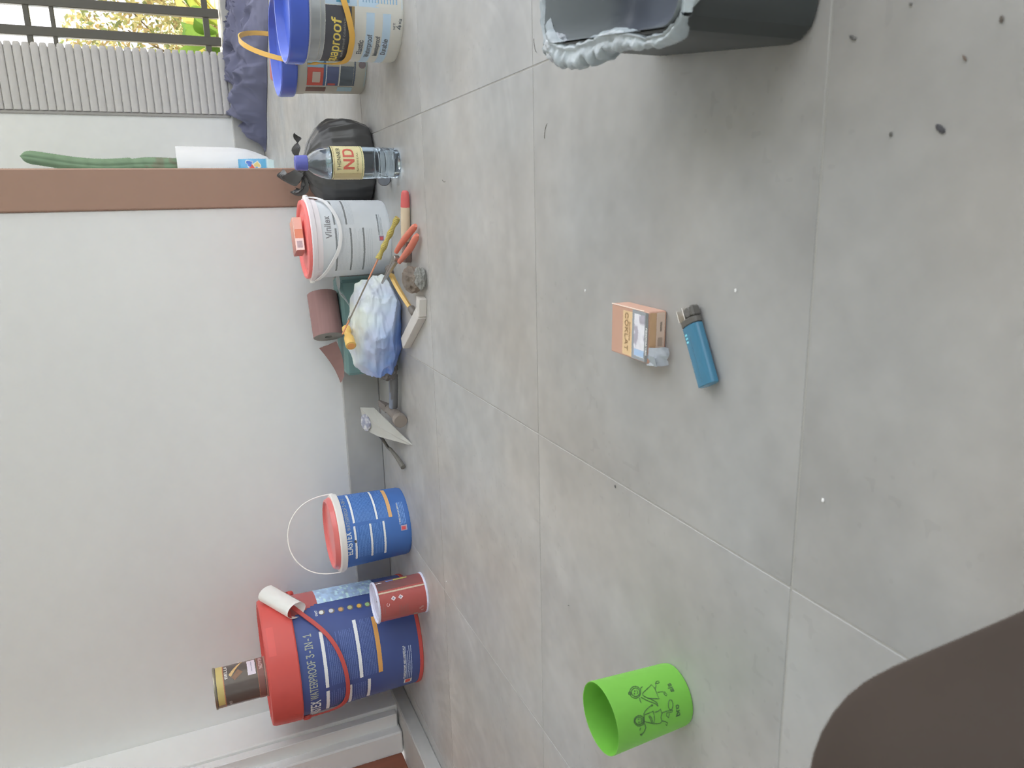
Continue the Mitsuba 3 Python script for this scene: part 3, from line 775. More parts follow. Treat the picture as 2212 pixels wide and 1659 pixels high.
def fquad(x0, x1, z0, z1, off=0.0004):
    return frame_xf(tm([[x0, -off, z0], [x1, -off, z0], [x1, -off, z1], [x0, -off, z1]], [[0, 1, 2], [0, 2, 3]]), org, ex, [0, 0, 1])


mb.add(fquad(0.050, 0.0775, 0.001, 0.0185), C(222, 180, 165), None)
mb.add(fquad(0.029, 0.050, 0.001, 0.0185), C(208, 138, 108), None)
mb.add(fquad(0.002, 0.029, 0.001, 0.0195), C(232, 220, 216), None)
mb.add(fquad(0.007, 0.023, 0.004, 0.0165, 0.0007), C(188, 178, 182), None)
mb.add(fquad(0.0, 0.078, 0.0188, 0.0203, 0.0006), C(235, 205, 190), None)
for q in range(9):
    mb.add(fquad(0.0075 + q * 0.0017, 0.0083 + q * 0.0017, 0.005, 0.0158, 0.0009), C(150, 142, 150), None)
mb.put(P + '__printed_bands', 'satin')

# ---- bottle
bx, by = 0.097, 1.613
P = thing('plastic_bottle', 'clear plastic bottle of thinner with blue cap and yellow label, before the black bag', 'bottle')
o = [bx, by, 0]
liq = [(0, 0.006), (0.012, 0.0045), (0.022, 0.0015), (0.027, 0.0008), (0.0305, 0.004), (0.0315, 0.010), (0.0315, 0.017), (0.0305, 0.019), (0.0318, 0.021), (0.0318, 0.031), (0.0306, 0.0335), (0.0318, 0.036), (0.0318, 0.046), (0.0308, 0.0485), (0.0320, 0.051), (0.0325, 0.076), (0.0325, 0.146), (0, 0.146)]
part(P + '__liquid', xf(lathe(liq, 72), o), [0.8, 0.9, 1.0], 'liquid', 40)
shell = [(0.0325, 0.1462), (0.0318, 0.154), (0.0285, 0.166), (0.0225, 0.178), (0.0165, 0.186), (0.0135, 0.190), (0.0132, 0.197)]
part(P + '__shell', xf(lathe(shell, 72), o), [0.8, 0.9, 1.0], 'clearshell', 60)
capm = [lathe([(0, 0.2145), (0.0125, 0.2145), (0.0145, 0.2125), (0.0155, 0.197), (0.0155, 0.1905), (0.0145, 0.190), (0.0, 0.190)], 48)]
part(P + '__cap', xf(capm[0], o), C(82, 88, 165), 'satin')
for a in range(0, 360, 12):
    pass
R = Round(bx, by, [(0, 0.0325), (0.2, 0.0325)])
lab = R.patch(-178, 178, 0.0795, 0.1435, 0.0006)
K = part(P + '__label', lab, C(205, 196, 150), 'satin', 60, 'pale yellow paper label')
mb = MB()
mb.add(R.text('THINNER', -26, 0.1275, 0.0075, 58, False, 0.0010), C(85, 82, 70), None)
mb.add(R.text('ND', -22, 0.1005, 0.0215, 55, True, 0.0010), C(190, 90, 75), None)
mb.add(R.text('SPESIAL', -30, 0.0915, 0.0035, 40, False, 0.0010), C(140, 130, 90), None)
mb.add(R.patch(-178, 178, 0.1405, 0.1413, 0.0010), C(120, 90, 60), None)
mb.add(R.patch(-178, 178, 0.0825, 0.0835, 0.0010), C(110, 130, 90), None)
mb.add(R.patch(-90, -38, 0.0845, 0.139, 0.0009), C(188, 175, 132), None)
mb.put(K + '__lettering', 'satin')

# ---- round disc by the bottle
k = thing('round_cap', 'dark round cap lying on edge on the floor just left of the bottle', 'cap')
mb = MB().add(frame_xf(lathe([(0, 0.010), (0.013, 0.010), (0.0145, 0.008), (0.0145, 0), (0, 0)], 32), [0.066, 1.686, 0.0138], [0.45, 0.2, 0.9], [0.1, -0.9, 0.42]), lambda v: np.broadcast_to(C(96, 96, 100), v.shape))
mb.put(k, 'satin')

# ---- black plastic bag
P = thing('plastic_bag', 'knotted black plastic bag standing behind the bottle against the brown pillar', 'bag')
BK = C(70, 70, 70, 0.75)
bt, bth = np.linspace(0, 1, 46), np.linspace(0, 2 * PI, 121)[:-1]
prof_r = np.interp(bt, [0, 0.04, 0.12, 0.30, 0.55, 0.70, 0.82, 0.92, 1.0], [0.0, 0.072, 0.088, 0.096, 0.092, 0.078, 0.052, 0.022, 0.013])
prof_z = np.interp(bt, [0, 0.04, 0.12, 0.55, 0.82, 1.0], [0.0005, 0.0008, 0.008, 0.100, 0.146, 0.168])
V = []
for i in range(120):
    c_, s_ = math.cos(bth[i]), math.sin(bth[i])
    for j in range(46):
        pl = meshkit.noise(np.array([[c_ * 2.6 + 7, s_ * 2.6 + 3, bt[j] * 1.3]]), 4)[0]
        pl2 = meshkit.noise(np.array([[c_ * 6 + 2, s_ * 6 + 9, bt[j] * 2.2]]), 8)[0]
        amp = 0.16 + 0.30 * max(0, bt[j] - 0.5)
        k_ = 1 + amp * ((1 - abs(2 * pl - 1)) - 0.5) + 0.45 * amp * ((1 - abs(2 * pl2 - 1)) - 0.5)
        V.append((0.112 - 0.012 * bt[j] ** 3 + prof_r[j] * k_ * c_, 1.862 + 0.68 * prof_r[j] * k_ * s_, prof_z[j] * (1 + 0.05 * (pl - 0.5))))
mm = tm(V, grid_faces(120, 46, True))
part(P + '__body', mm, jit(BK, 0.15, 30), 'film', 30)


def ear(path, w, seed):
    p = smooth_path(path, 14)
    v = []
    for i, q in enumerate(p):
        k_ = w[0] + (w[1] - w[0]) * i / 13
        for j in range(7):
            a = (j - 3) / 3
            v.append(q + np.array([a * k_, 0.004 * math.sin(3 * a + i * 0.8 + seed), 0.008 * math.cos(2.2 * a + seed + i * 0.5)]))
    return tm(v, grid_faces(14, 7))


part(P + '__tie_end', ear([(0.10, 1.86, 0.160), (0.080, 1.85, 0.175), (0.074, 1.86, 0.196), (0.090, 1.875, 0.214)], (0.022, 0.010), 1), BK, 'film', 40)
part(P + '__tie_end', ear([(0.10, 1.86, 0.160), (0.062, 1.855, 0.162), (0.045, 1.86, 0.172), (0.052, 1.87, 0.188)], (0.016, 0.006), 2.2), BK, 'film', 40)
part(P + '__tie_end', ear([(0.105, 1.86, 0.160), (0.130, 1.86, 0.170), (0.152, 1.865, 0.176), (0.172, 1.87, 0.166)], (0.018, 0.008), 4), BK, 'film', 40)
part(P + '__knot', blob((0.100, 1.860, 0.166), (0.020, 0.015, 0.013), 3, 0.18, 3.0, 5), BK, 'film', 30)

# ------------------------------------------------------------------ cluster of tools
k = thing('foam_block', 'teal block lying along the wall under the roll of sandpaper', 'block')
MB().add(rbox(-0.405, -0.165, 1.832, 1.930, 0.0008, 0.102, 0.007), jit(C(104, 138, 136), 0.08, 20)).put(k, 'satin')

P = thing('sandpaper_roll', 'maroon sandpaper roll lying on the teal block against the wall', 'sandpaper roll')
a_, b_ = np.array([-0.302, 1.838, 0.139]), np.array([-0.200, 1.884, 0.139])
ax = (b_ - a_) / np.linalg.norm(b_ - a_)
Lr = float(np.linalg.norm(b_ - a_))
SP = C(140, 108, 106)
roll = lathe([(0.009, 0), (0.0355, 0), (0.0362, 0.001), (0.0362, Lr - 0.001), (0.0355, Lr), (0.009, Lr), (0.009, 0)], 56)
roll = frame_xf(xf(roll, ry=PI / 2), a_, ax, [0, 0, 1])
part(P + '__roll', roll, lambda v: np.where((np.abs((v - a_) @ ax) < 0.0008)[:, None], C(132, 130, 124), SP) * (0.92 + 0.16 * meshkit.fbm(v * 260, 2, 1))[:, None], 'matte', 30)
s = np.linspace(0, 1, 14)
q0 = np.stack([-0.335 - 0.105 * s, 1.878 + 0.042 * s, 0.158 - 0.054 * s - 0.006 * np.sin(PI * s)], 1)
q1 = np.stack([-0.315 - 0.098 * s, 1.842 + 0.03 * s, 0.120 - 0.018 * s - 0.006 * np.sin(PI * s)], 1)
sheet = tm(np.stack([q0, (q0 + q1) / 2 + [0, -0.003, 0.0], q1], 1).reshape(-1, 3), grid_faces(14, 3))
part(P + '__loose_sheet', sheet, jit(C(142, 110, 106), 0.08, 90), 'matte', 60)

P = thing('plastic_bag', 'blue and white plastic bag with contents lying before the teal block', 'bag')
ico = trimesh.creation.icosphere(subdivisions=5)
d_ = ico.vertices
rb = np.random.default_rng(5)
pn = rb.normal(size=(46, 3))
pn /= np.linalg.norm(pn, axis=1, keepdims=True)
ph_ = 0.86 + 0.16 * rb.random(46)
dots = np.maximum(d_ @ pn.T, 1e-3)
rr_ = np.min(ph_[None, :] / dots, axis=1)
rr_ = np.minimum(rr_, 1.25)
rid = 0.5 - np.abs(meshkit.noise(d_ * 2.6 + 4 + 0.8 * meshkit.fbm(d_ * 2, 2, 2)[:, None], 3) - 0.5) * 2
rr_ = rr_ * (1 + 0.10 * rid + 0.035 * (0.5 - np.abs(meshkit.noise(d_ * 6 + 9, 6) - 0.5) * 2))
vb = d_ * rr_[:, None] * np.array([0.118, 0.088, 0.060]) + np.array([-0.266, 1.700, 0.050])
vb[:, 2] = np.where(vb[:, 2] < 0.0006, 0.0006 + 0.01 * vb[:, 2].clip(-0.05, 0) + 0.0005, vb[:, 2])
mm = tm(vb, ico.faces)


def bagcol(v):
    u = (v[:, 0] + 0.27) / 0.1
    w = (v[:, 2] - 0.05) / 0.05
    t_ = np.clip(0.5 + 0.9 * (0.55 * u + 0.55 * w + 0.8 * (meshkit.fbm(v * 14, 2, 3) - 0.5)), 0, 1)[:, None]
    blue = C(98, 136, 205)
    lilac = C(160, 165, 195)
    white = C(200, 208, 200)
    mixd = blue * (1 - t_) + white * t_
    g_ = np.clip((meshkit.fbm(v * 25, 2, 9) - 0.42) * 4, 0, 1)[:, None]
    return mixd * (1 - 0.45 * g_) + lilac * 0.45 * g_


part(P + '__body', mm, bagcol, 'film', 14)
part(P + '__opening', xf(blob((0, 0, 0), (0.03, 0.035, 0.024), 3, 0.25, 3.0, 9), [-0.365, 1.700, 0.032]), C(95, 92, 90), 'film', 30)

k = thing('plastic_strip', 'crumpled strip of clear plastic hanging over the teal block', 'plastic strip')
pth = smooth_path([(-0.150, 1.835, 0.1065), (-0.172, 1.832, 0.1055), (-0.19, 1.822, 0.105), (-0.206, 1.80, 0.099), (-0.226, 1.785, 0.090), (-0.246, 1.775, 0.083)], 24)
MB().add(ribbon(pth, np.stack([np.sin(np.linspace(0, 4, 24)) * 0.3, np.ones(24), np.cos(np.linspace(0, 5, 24)) * 0.4], 1), 0.014 + 0.006 * np.sin(np.linspace(0, 7, 24)), 0.001), C(215, 220, 222), 40).put(k, 'thinplastic')

P = thing('wire_brush', 'thin rod with a yellow wound end leaning across the bag and the white pail', 'rod')
a_, b_ = np.array([-0.017, 1.600, 0.0105]), np.array([-0.2715, 1.672, 0.1345])
dr_ = b_ - a_
pts = np.array([a_ + dr_ * q for q in np.linspace(0, 1, 60)])
part(P + '__shaft', tube(pts, 0.0019, 8), lambda v: np.where((((v - a_) @ dr_) / (dr_ @ dr_))[:, None] < 0.52, C(200, 135, 105), np.where((((v - a_) @ dr_) / (dr_ @ dr_))[:, None] < 0.88, C(125, 118, 108), C(205, 140, 100))), 'satin')
tt = np.linspace(0.0, 0.34, 220)
t0, u0, w0 = frames(np.array([a_, b_]))
sp_ = np.array([a_ + dr_ * q + (0.0042 + 0.0012 * math.sin(q * 60)) * (u0[0] * math.cos(q * 520) + w0[0] * math.sin(q * 520)) for q in tt])
part(P + '__yellow_winding', tube(sp_, 0.0021, 6), jit(C(182, 168, 95), 0.2, 120), 'matte', 60, 'yellow string wound round the end')

P = thing('screwdriver', 'yellow handled tool lying on the blue and white bag, its orange end outwards', 'screwdriver')
a_, b_ = np.array([-0.297, 1.652, 0.1210]), np.array([-0.262, 1.708, 0.119])
ax = (b_ - a_) / np.linalg.norm(b_ - a_)
hl = lathe([(1.15 * r_, 1.15 * z_) for r_, z_ in ((0, 0), (0.0085, 0), (0.0103, 0.0012), (0.0105, 0.004), (0.0098, 0.006), (0.0102, 0.008), (0.0098, 0.024), (0.007, 0.032), (0.0066, 0.038), (0.0085, 0.043), (0.0085, 0.055), (0, 0.056))], 28)
part(P + '__handle', frame_xf(xf(hl, ry=PI / 2), a_, ax, [0, 0, 1]), C(205, 168, 88), 'satin')
part(P + '__end_disc', frame_xf(xf(lathe([(0, -0.0006), (0.0086, -0.0005), (0.0092, 0.0006), (0, 0.001)], 24), ry=PI / 2), a_, ax, [0, 0, 1]), C(218, 155, 85), 'satin')
part(P + '__shank', tube([a_ + ax * 0.054, a_ + ax * 0.075 - [0, 0, 0.004], a_ + ax * 0.10 - [0, 0, 0.016]], 0.003, 8), C(140, 138, 132), 'metal')

P = thing('paint_brush', 'brush with a pale wooden handle and red tip lying before the white pail', 'brush')
a_, b_ = np.array([0.038, 1.530, 0.0105]), np.array([-0.074, 1.548, 0.0105])
ax = (b_ - a_) / np.linalg.norm(b_ - a_)
prof = [(0, 0), (0.005, 0.0006), (0.0075, 0.004), (0.0088, 0.014), (0.0094, 0.034)]
part(P + '__tip', frame_xf(xf(lathe(prof + [(0, 0.034)], 24), ry=PI / 2), a_, ax, [0, 0, 1]), C(195, 90, 88), 'satin')
part(P + '__handle', frame_xf(xf(lathe([(0, 0.034), (0.0094, 0.034), (0.0098, 0.06), (0.0096, 0.085), (0.0086, 0.108), (0, 0.108)], 24), ry=PI / 2), a_, ax, [0, 0, 1]), jit(C(198, 182, 156), 0.06, 60), 'satin')
part(P + '__bristles', hull([*(a_ + ax * 0.106 + np.array([0, sx * 0.010, sz * 0.005 - 0.003]) for sx in (-1, 1) for sz in (-1, 1)), *(a_ + ax * 0.150 + np.array([0, 0.012 + sx * 0.020, -0.003 + sz * 0.0065]) for sx in (-1, 1) for sz in (-1, 1))]), jit(C(118, 100, 94), 0.2, 200), 'matte')

P = thing('pliers', 'long-nose pliers with red-orange handles lying on the tools', 'pliers')
PO = C(198, 112, 92)
piv = np.array([-0.101, 1.553, 0.032])
tip = np.array([-0.158, 1.628, 0.047])
h1 = smooth_path([(-0.032, 1.470, 0.0095), (-0.047, 1.497, 0.015), (-0.064, 1.520, 0.0235), (-0.087, 1.548, 0.032)], 20)
h2 = smooth_path([(-0.050, 1.462, 0.0095), (-0.0745, 1.489, 0.016), (-0.0925, 1.518, 0.0215), (-0.108, 1.546, 0.027)], 20)
part(P + '__handle', tube(h1, np.interp(np.linspace(0, 1, 20), [0, 0.08, 0.5, 1], [0.004, 0.0068, 0.0070, 0.0048]), 12), PO, 'satin')
part(P + '__handle', tube(h2, np.interp(np.linspace(0, 1, 20), [0, 0.08, 0.5, 1], [0.004, 0.0068, 0.0076, 0.0048]), 12), PO, 'satin')
side = np.cross(tip - piv, [0, 0, 1.0])
side /= np.linalg.norm(side)
for sg in (-1, 1):
    part(P + '__jaw', hull([piv + side * sg * 0.009 + [0, 0, q * 0.004] for q in (-1, 1)] + [piv + side * sg * 0.0006 + [0, 0, q * 0.0045] for q in (-1, 1)] + [tip + side * sg * 0.0021 + [0, 0, q * 0.0015] for q in (-1, 1)] + [tip + side * sg * 0.0003 + [0, 0, q * 0.0015] for q in (-1, 1)]), C(165, 162, 158), 'metal')
part(P + '__pivot', frame_xf(lathe([(0, -0.006), (0.006, -0.006), (0.0072, -0.0045), (0.0072, 0.0045), (0.006, 0.006), (0, 0.006)], 20), piv, tip - piv, [0, 0, 1]), C(150, 145, 140), 'metal')

P = thing('scraper', 'small tool with a flat curved yellow handle and dark ends before the blue bag', 'scraper')
pth = smooth_path([(-0.138, 1.610, 0.030), (-0.158, 1.590, 0.026), (-0.184, 1.560, 0.019), (-0.204, 1.532, 0.013)], 20)
part(P + '__handle', ribbon(pth, np.array([0.8, 0.1, 0.75]), 0.0115, 0.007), C(205, 170, 98), 'satin', 30)
part(P + '__dark_end', ball_hull([((-0.207, 1.526, 0.0115), 0.0085), ((-0.213, 1.512, 0.0105), 0.0085)]), C(100, 94, 88), 'satin')
part(P + '__dark_collar', ball_hull([((-0.135, 1.615, 0.029), 0.0075), ((-0.128, 1.630, 0.029), 0.009)]), C(95, 88, 82), 'satin')

k = thing('plastic_wrap', 'crumpled clear plastic wrap on the floor below the pliers', 'plastic wrap')
m1 = blob((-0.142, 1.495, 0.016), (0.026, 0.048, 0.0165), 4, 0.15, 1.7, 31, 0.9, 0.0006)
m2 = blob((-0.136, 1.452, 0.011), (0.022, 0.017, 0.012), 4, 0.18, 1.9, 35, 0.9, 0.0006)
MB().add(m1, lambda v: np.clip(C(168, 156, 144) * (0.55 + 0.9 * meshkit.fbm(v * 40, 3, 2))[:, None], 0, 0.9), 24).add(m2, lambda v: np.clip(C(185, 186, 182) * (0.55 + 0.9 * meshkit.fbm(v * 90, 3, 4))[:, None], 0, 0.9), 24).put(k, 'thinplastic')

k = thing('metal_angle', 'bent white flat bar lying on the floor in front of the blue bag', 'angle bar')
wc = jit(C(186, 182, 176), 0.06, 40)


def bar(p, q, w, z0, z1):
    p, q = np.array(p), np.array(q)
    d = (q - p) / np.linalg.norm(q - p)
    nn = np.array([-d[1], d[0]])
    pts = []
    for e in (p, q):
        for s_ in (-1, 1):
            for z, c_ in ((z0, 0), (z1 - 0.001, 0), (z1, 0.001)):
                pts.append((*(e + nn * s_ * (w / 2 - c_)), z))
    return hull(pts)


MB().add(bar((-0.208, 1.466), (-0.292, 1.600), 0.026, 0.0006, 0.0175), wc).add(bar((-0.212, 1.468), (-0.176, 1.458), 0.022, 0.0006, 0.0165), wc).put(k, 'satin')

P = thing('hammer', 'dark handled hammer on the floor sticking out from under the blue bag', 'hammer')
part(P + '__handle', tube(smooth_path([(-0.384, 1.698, 0.0175), (-0.42, 1.703, 0.0175), (-0.468, 1.716, 0.0175)], 16), np.linspace(0.0115, 0.0105, 16), 14), lambda v: np.where((v[:, 2] > 0.021)[:, None] & (v[:, 1] > 1.70)[:, None], C(112, 122, 140), C(92, 93, 95)), 'satin', 60)  # bluish stripe on top: a highlight painted into the handle colour
part(P + '__head', ball_hull([((-0.480, 1.745, 0.020), 0.012), ((-0.484, 1.690, 0.0165), 0.013)]), C(112, 104, 98), 'satin')
part(P + '__face', frame_xf(lathe([(0, 0), (0.0155, 0), (0.0165, 0.002), (0.0165, 0.017), (0.013, 0.024), (0, 0.024)], 26), [-0.489, 1.655, 0.0168], [0, 0, 1], [0.11, 1, 0.02]), C(125, 116, 108), 'satin')
part(P + '__claw', hull([(-0.470, 1.75, 0.012), (-0.490, 1.75, 0.012), (-0.470, 1.75, 0.030), (-0.490, 1.75, 0.030), (-0.468, 1.800, 0.030), (-0.486, 1.800, 0.030), (-0.468, 1.802, 0.034), (-0.486, 1.802, 0.034)]), C(100, 92, 88), 'satin')

P = thing('trowel', 'flat grey trowel with a smear of white paste, left of the hammer', 'trowel')
bl = np.array([(-0.500, 1.868, 0.068), (-0.497, 1.838, 0.039), (-0.540, 1.622, 0.0012), (-0.545, 1.640, 0.004), (-0.556, 1.775, 0.045), (-0.558, 1.842, 0.058), (-0.540, 1.858, 0.064)])
cen = bl.mean(0)
n_ = len(bl)
v = np.vstack([bl, bl + [0.0005, 0.0012, -0.0014], [cen], [cen + [0.0005, 0.0012, -0.0014]]])
f_ = []
for i in range(n_):
    j = (i + 1) % n_
    f_ += [[i, j, 2 * n_], [n_ + j, n_ + i, 2 * n_ + 1], [i, n_ + i, n_ + j], [i, n_ + j, j]]
part(P + '__blade', tm(v, f_), C(168, 168, 162), 'satin', 20)
smear = blob((-0.534, 1.842, 0.0615), (0.021, 0.022, 0.0045), 3, 0.25, 3, 77)
smear.vertices[:, 2] += -0.30 * (1.842 - smear.vertices[:, 1]) - 0.05 * (smear.vertices[:, 0] + 0.534)
part(P + '__paste_smear', smear, lambda v: C(140, 144, 162) + (C(200, 200, 202) - C(140, 144, 162)) * np.clip((meshkit.fbm(v * 110, 3, 3) - 0.45) * 5, 0, 1)[:, None], 'matte', 30, 'dried white paste on the blade')
part(P + '__tang', tube(smooth_path([(-0.552, 1.800, 0.046), (-0.572, 1.805, 0.030), (-0.590, 1.795, 0.021), (-0.594, 1.772, 0.018)], 16), 0.004, 8), C(105, 103, 98), 'metal')
part(P + '__handle', tube(smooth_path([(-0.592, 1.776, 0.018), (-0.604, 1.735, 0.012), (-0.618, 1.695, 0.0075)], 14), np.linspace(0.0042, 0.0066, 14), 10), C(98, 96, 90), 'satin')

# ------------------------------------------------------------------ cup
cx, cy = -0.526, 0.587
R = Round(cx, cy, [(0, 0.0325), (0.006, 0.0334), (0.0955, 0.0378)])
P = thing('plastic_cup', 'bright green plastic cup with a line drawing of two children', 'cup')
LG = C(110, 182, 58, 1.0)
part(P + '__body', xf(lathe([(0, 0.0035), (0.0285, 0.003), (0.0305, 0.0), (0.0325, 0.001), (0.0334, 0.005), (0.0374, 0.0945), (0.0371, 0.0955), (0.0364, 0.0952), (0.0322, 0.007), (0.030, 0.005), (0, 0.005)], 72), [cx, cy, 0]), LG, 'satin', 40)
STROKES = [[(19.0, 58.4), (16.3, 59.8), (14.7, 61.8), (14.2, 64.0), (15.1, 66.0), (17.1, 67.4), (19.9, 67.9), (22.9, 67.3), (25.7, 65.8), (27.5, 63.7), (28.1, 61.4), (27.2, 59.4), (25.0, 58.2), (22.0, 57.8), (19.0, 58.4)], [(18.4, 57.2), (14.8, 59.2), (12.4, 61.9), (11.8, 64.9), (12.9, 67.6), (15.6, 69.5), (19.5, 70.1), (23.8, 69.2), (27.7, 67.1), (30.5, 64.1), (31.4, 61.0), (30.1, 58.4), (27.0, 56.8), (22.8, 56.3), (18.4, 57.2)], [(21.4, 68.2), (20.5, 68.7), (20.0, 69.3), (19.9, 70.0), (20.1, 70.6), (20.8, 71.0), (21.6, 71.2), (22.6, 71.0), (23.4, 70.5), (24.0, 69.9), (24.1, 69.2), (23.8, 68.6), (23.2, 68.2), (22.3, 68.1), (21.4, 68.2)], [(23.3, 56.2), (25.9, 54.1), (26.5, 52.3)], [(10.3, 61.6), (5.8, 62.1), (2.8, 61.9)], [(16.4, 55.5), (21.0, 48.0), (25.6, 41.3), (18.1, 39.9), (7.3, 40.3), (-0.0, 40.1), (4.0, 48.1), (6.6, 52.8), (13.1, 56.6), (16.4, 55.5)], [(10.7, 59.6), (4.6, 55.2), (-0.9, 50.4), (-5.1, 46.0), (-10.1, 44.0)], [(11.0, 56.0), (6.3, 52.0), (0.7, 47.3), (-4.3, 44.0), (-10.1, 44.0)], [(16.7, 39.9), (21.6, 37.0), (26.1, 35.9), (28.8, 33.6), (28.3, 31.1), (25.4, 31.3), (24.4, 33.9), (25.9, 35.6)], [(10.4, 38.9), (9.8, 34.5), (7.7, 31.0), (3.3, 29.5), (0.7, 30.6), (3.1, 31.9), (6.4, 32.3)], [(22.8, 62.6), (22.3, 63.0), (22.5, 63.5), (23.2, 63.5), (23.7, 63.0), (23.5, 62.6), (22.8, 62.6)], [(19.0, 64.4), (18.5, 64.8), (18.7, 65.3), (19.4, 65.3), (19.9, 64.9), (19.7, 64.4), (19.0, 64.4)], [(23.9, 60.5), (20.5, 60.4), (17.4, 62.3)], [(-24.6, 63.4), (-27.8, 64.3), (-29.8, 66.3), (-30.2, 68.9), (-28.8, 71.7), (-26.0, 74.0), (-22.5, 75.3), (-18.9, 75.5), (-15.9, 74.3), (-14.0, 72.2), (-13.7, 69.6), (-14.8, 66.9), (-17.4, 64.8), (-20.8, 63.5), (-24.6, 63.4)], [(-23.6, 65.2), (-25.9, 66.0), (-27.2, 67.5), (-27.3, 69.5), (-26.3, 71.5), (-24.4, 73.3), (-21.9, 74.3), (-19.3, 74.5), (-17.3, 73.6), (-16.0, 72.1), (-15.8, 70.1), (-16.8, 68.1), (-18.6, 66.4), (-21.1, 65.4), (-23.6, 65.2)], [(-19.5, 64.2), (-24.3, 64.0), (-28.4, 65.3)], [(-19.4, 69.5), (-19.8, 69.8), (-19.6, 70.3), (-18.9, 70.5), (-18.5, 70.2), (-18.7, 69.7), (-19.4, 69.5)], [(-23.9, 69.6), (-24.3, 70.0), (-24.1, 70.5), (-23.4, 70.7), (-22.9, 70.3), (-23.2, 69.8), (-23.9, 69.6)], [(-19.8, 67.4), (-22.9, 66.9), (-24.6, 68.0)], [(-15.6, 62.7), (-15.6, 56.4), (-15.0, 50.9), (-24.6, 50.9), (-35.9, 52.1), (-30.1, 58.2), (-25.6, 63.7), (-15.6, 62.7)], [(-19.8, 56.2), (-24.1, 54.5), (-33.9, 53.4)], [(-19.7, 57.5), (-25.7, 56.0), (-33.1, 54.8)], [(-17.6, 49.5), (-17.4, 44.9), (-15.8, 41.9), (-22.7, 41.1), (-28.5, 43.0), (-36.8, 42.1), (-38.6, 44.9), (-35.7, 51.2)], [(-22.2, 41.0), (-22.2, 34.5)], [(-15.9, 25.9), (-19.2, 26.8), (-21.7, 27.9), (-22.7, 29.3), (-22.1, 30.5), (-20.0, 31.4), (-16.9, 31.8), (-13.4, 31.4), (-10.2, 30.5), (-7.8, 29.2), (-6.8, 27.7), (-7.4, 26.5), (-9.3, 25.8), (-12.4, 25.6), (-15.9, 25.9)], [(-22.2, 34.5), (-24.5, 27.4), (-27.0, 28.6), (-25.1, 34.9), (-29.5, 36.2), (-34.7, 33.7), (-27.9, 31.9)], [(-35.5, 42.1), (-39.4, 37.5), (-44.0, 34.6), (-48.6, 35.8), (-44.5, 37.4)], [(-14.4, 62.9), (-10.1, 59.8), (-7.3, 55.6), (-5.8, 51.2)], [(-6.2, 49.8), (-6.9, 50.4), (-6.6, 51.2), (-5.5, 51.4), (-4.8, 50.8), (-5.1, 50.0), (-6.2, 49.8)], [(-36.9, 70.2), (-33.3, 68.7)], [(-29.2, 63.5), (-36.0, 62.6), (-43.0, 64.4), (-46.5, 67.8)], [(-46.8, 67.4), (-47.8, 67.8), (-47.2, 68.7), (-45.6, 69.2), (-44.6, 68.8), (-45.2, 67.9), (-46.8, 67.4)]]
mb = MB()
ink = C(60, 95, 55, 1.0)
for st in STROKES:
    mb.add(R.path([(d, z / 1000.0) for d, z in st], 0.00042, 0.0001, sides=5), ink, None)
mb.add(R.text('sis', 4, 0.0195, 0.0052, 19, True, 0.0001), ink, None)
mb.add(R.text('bro', -38, 0.0190, 0.0052, -18, True, 0.0001), ink, None)
mb.put(P + '__drawing', 'matte')

# ------------------------------------------------------------------ cigarette pack and lighter
P = thing('cigarette_pack', 'brown and tan cigarette pack with torn silver foil lying on the floor', 'cigarette pack')
po = np.array([-0.1315, 0.6545, 0.0005])
exx = np.array([-math.cos(0.06), math.sin(0.06) * 0.4, 0])          # reading direction of the pack (towards the viewer's left)
exx /= np.linalg.norm(exx)
eyy = np.cross([0, 0, 1.0], exx)                                 # its upright direction, towards the viewer


def pk(m):
    return frame_xf(m, po, exx, [0, 0, 1])


hw, hl_, ht = 0.0265, 0.0375, 0.0215
part(P + '__box', pk(rbox(-hw, hw, -hl_, hl_ - 0.004, 0, ht, 0.0012)), C(186, 146, 126), 'satin', 20)
mb = MB()


def tq(x0, x1, y0, y1, off=0.0003, z=None):
    z = ht if z is None else z
    return pk(tm([[x0, y0, z + off], [x1, y0, z + off], [x1, y1, z + off], [x0, y1, z + off]], [[0, 1, 2], [0, 2, 3]]))


mb.add(tq(-hw + 0.004, hw - 0.002, -0.014, 0.004), C(212, 182, 140), None)
mb.add(tq(-hw + 0.001, hw - 0.001, 0.004, 0.0305), C(140, 145, 150), None)
pic = trimesh.creation.box((2 * hw - 0.009, 0.019, 0.0001)).subdivide().subdivide().subdivide().subdivide()
pic.apply_translation((0, 0.0175, ht + 0.0004))
mb.add(pk(pic), lambda v: np.clip(np.where((meshkit.fbm(v * 70, 2, 6) > 0.5)[:, None], C(215, 215, 222), C(165, 160, 172)) * (0.85 + 0.3 * meshkit.fbm(v * 160, 2, 2))[:, None], 0, 0.9), None)
mb.add(tq(hw - 0.012, hw - 0.005, 0.009, 0.027, 0.0006), C(160, 185, 215), None)
mb.add(tq(-hw + 0.001, hw - 0.001, 0.0285, 0.0335, 0.0005), C(105, 108, 110), None)


def flat_text(s_, x0, y0, h, w=None, bold=True, z=None):
    m = meshkit.text_mesh(s_, h, 0.0002, bold)
    v = np.array(m.vertices)
    k_ = 1 if w is None else w / (v[:, 0].max() - v[:, 0].min())
    v[:, 0] = x0 + (v[:, 0] - v[:, 0].min()) * k_
    v[:, 1] += y0
    v[:, 2] += (ht if z is None else z) + 0.0007
    return tm(v, m.faces)


mb.add(pk(flat_text('COKLAT', -0.0205, -0.0095, 0.0062, 0.040, False)), C(150, 120, 85), None)
mb.add(pk(flat_text('GUDANG', -0.012, -0.0015, 0.0024, 0.020, False)), C(160, 130, 95), None)
mb.add(pk(flat_text('PERINGATAN', -0.010, 0.0297, 0.0026, 0.028)), C(230, 230, 230), None)
# the near end with its tax stamp


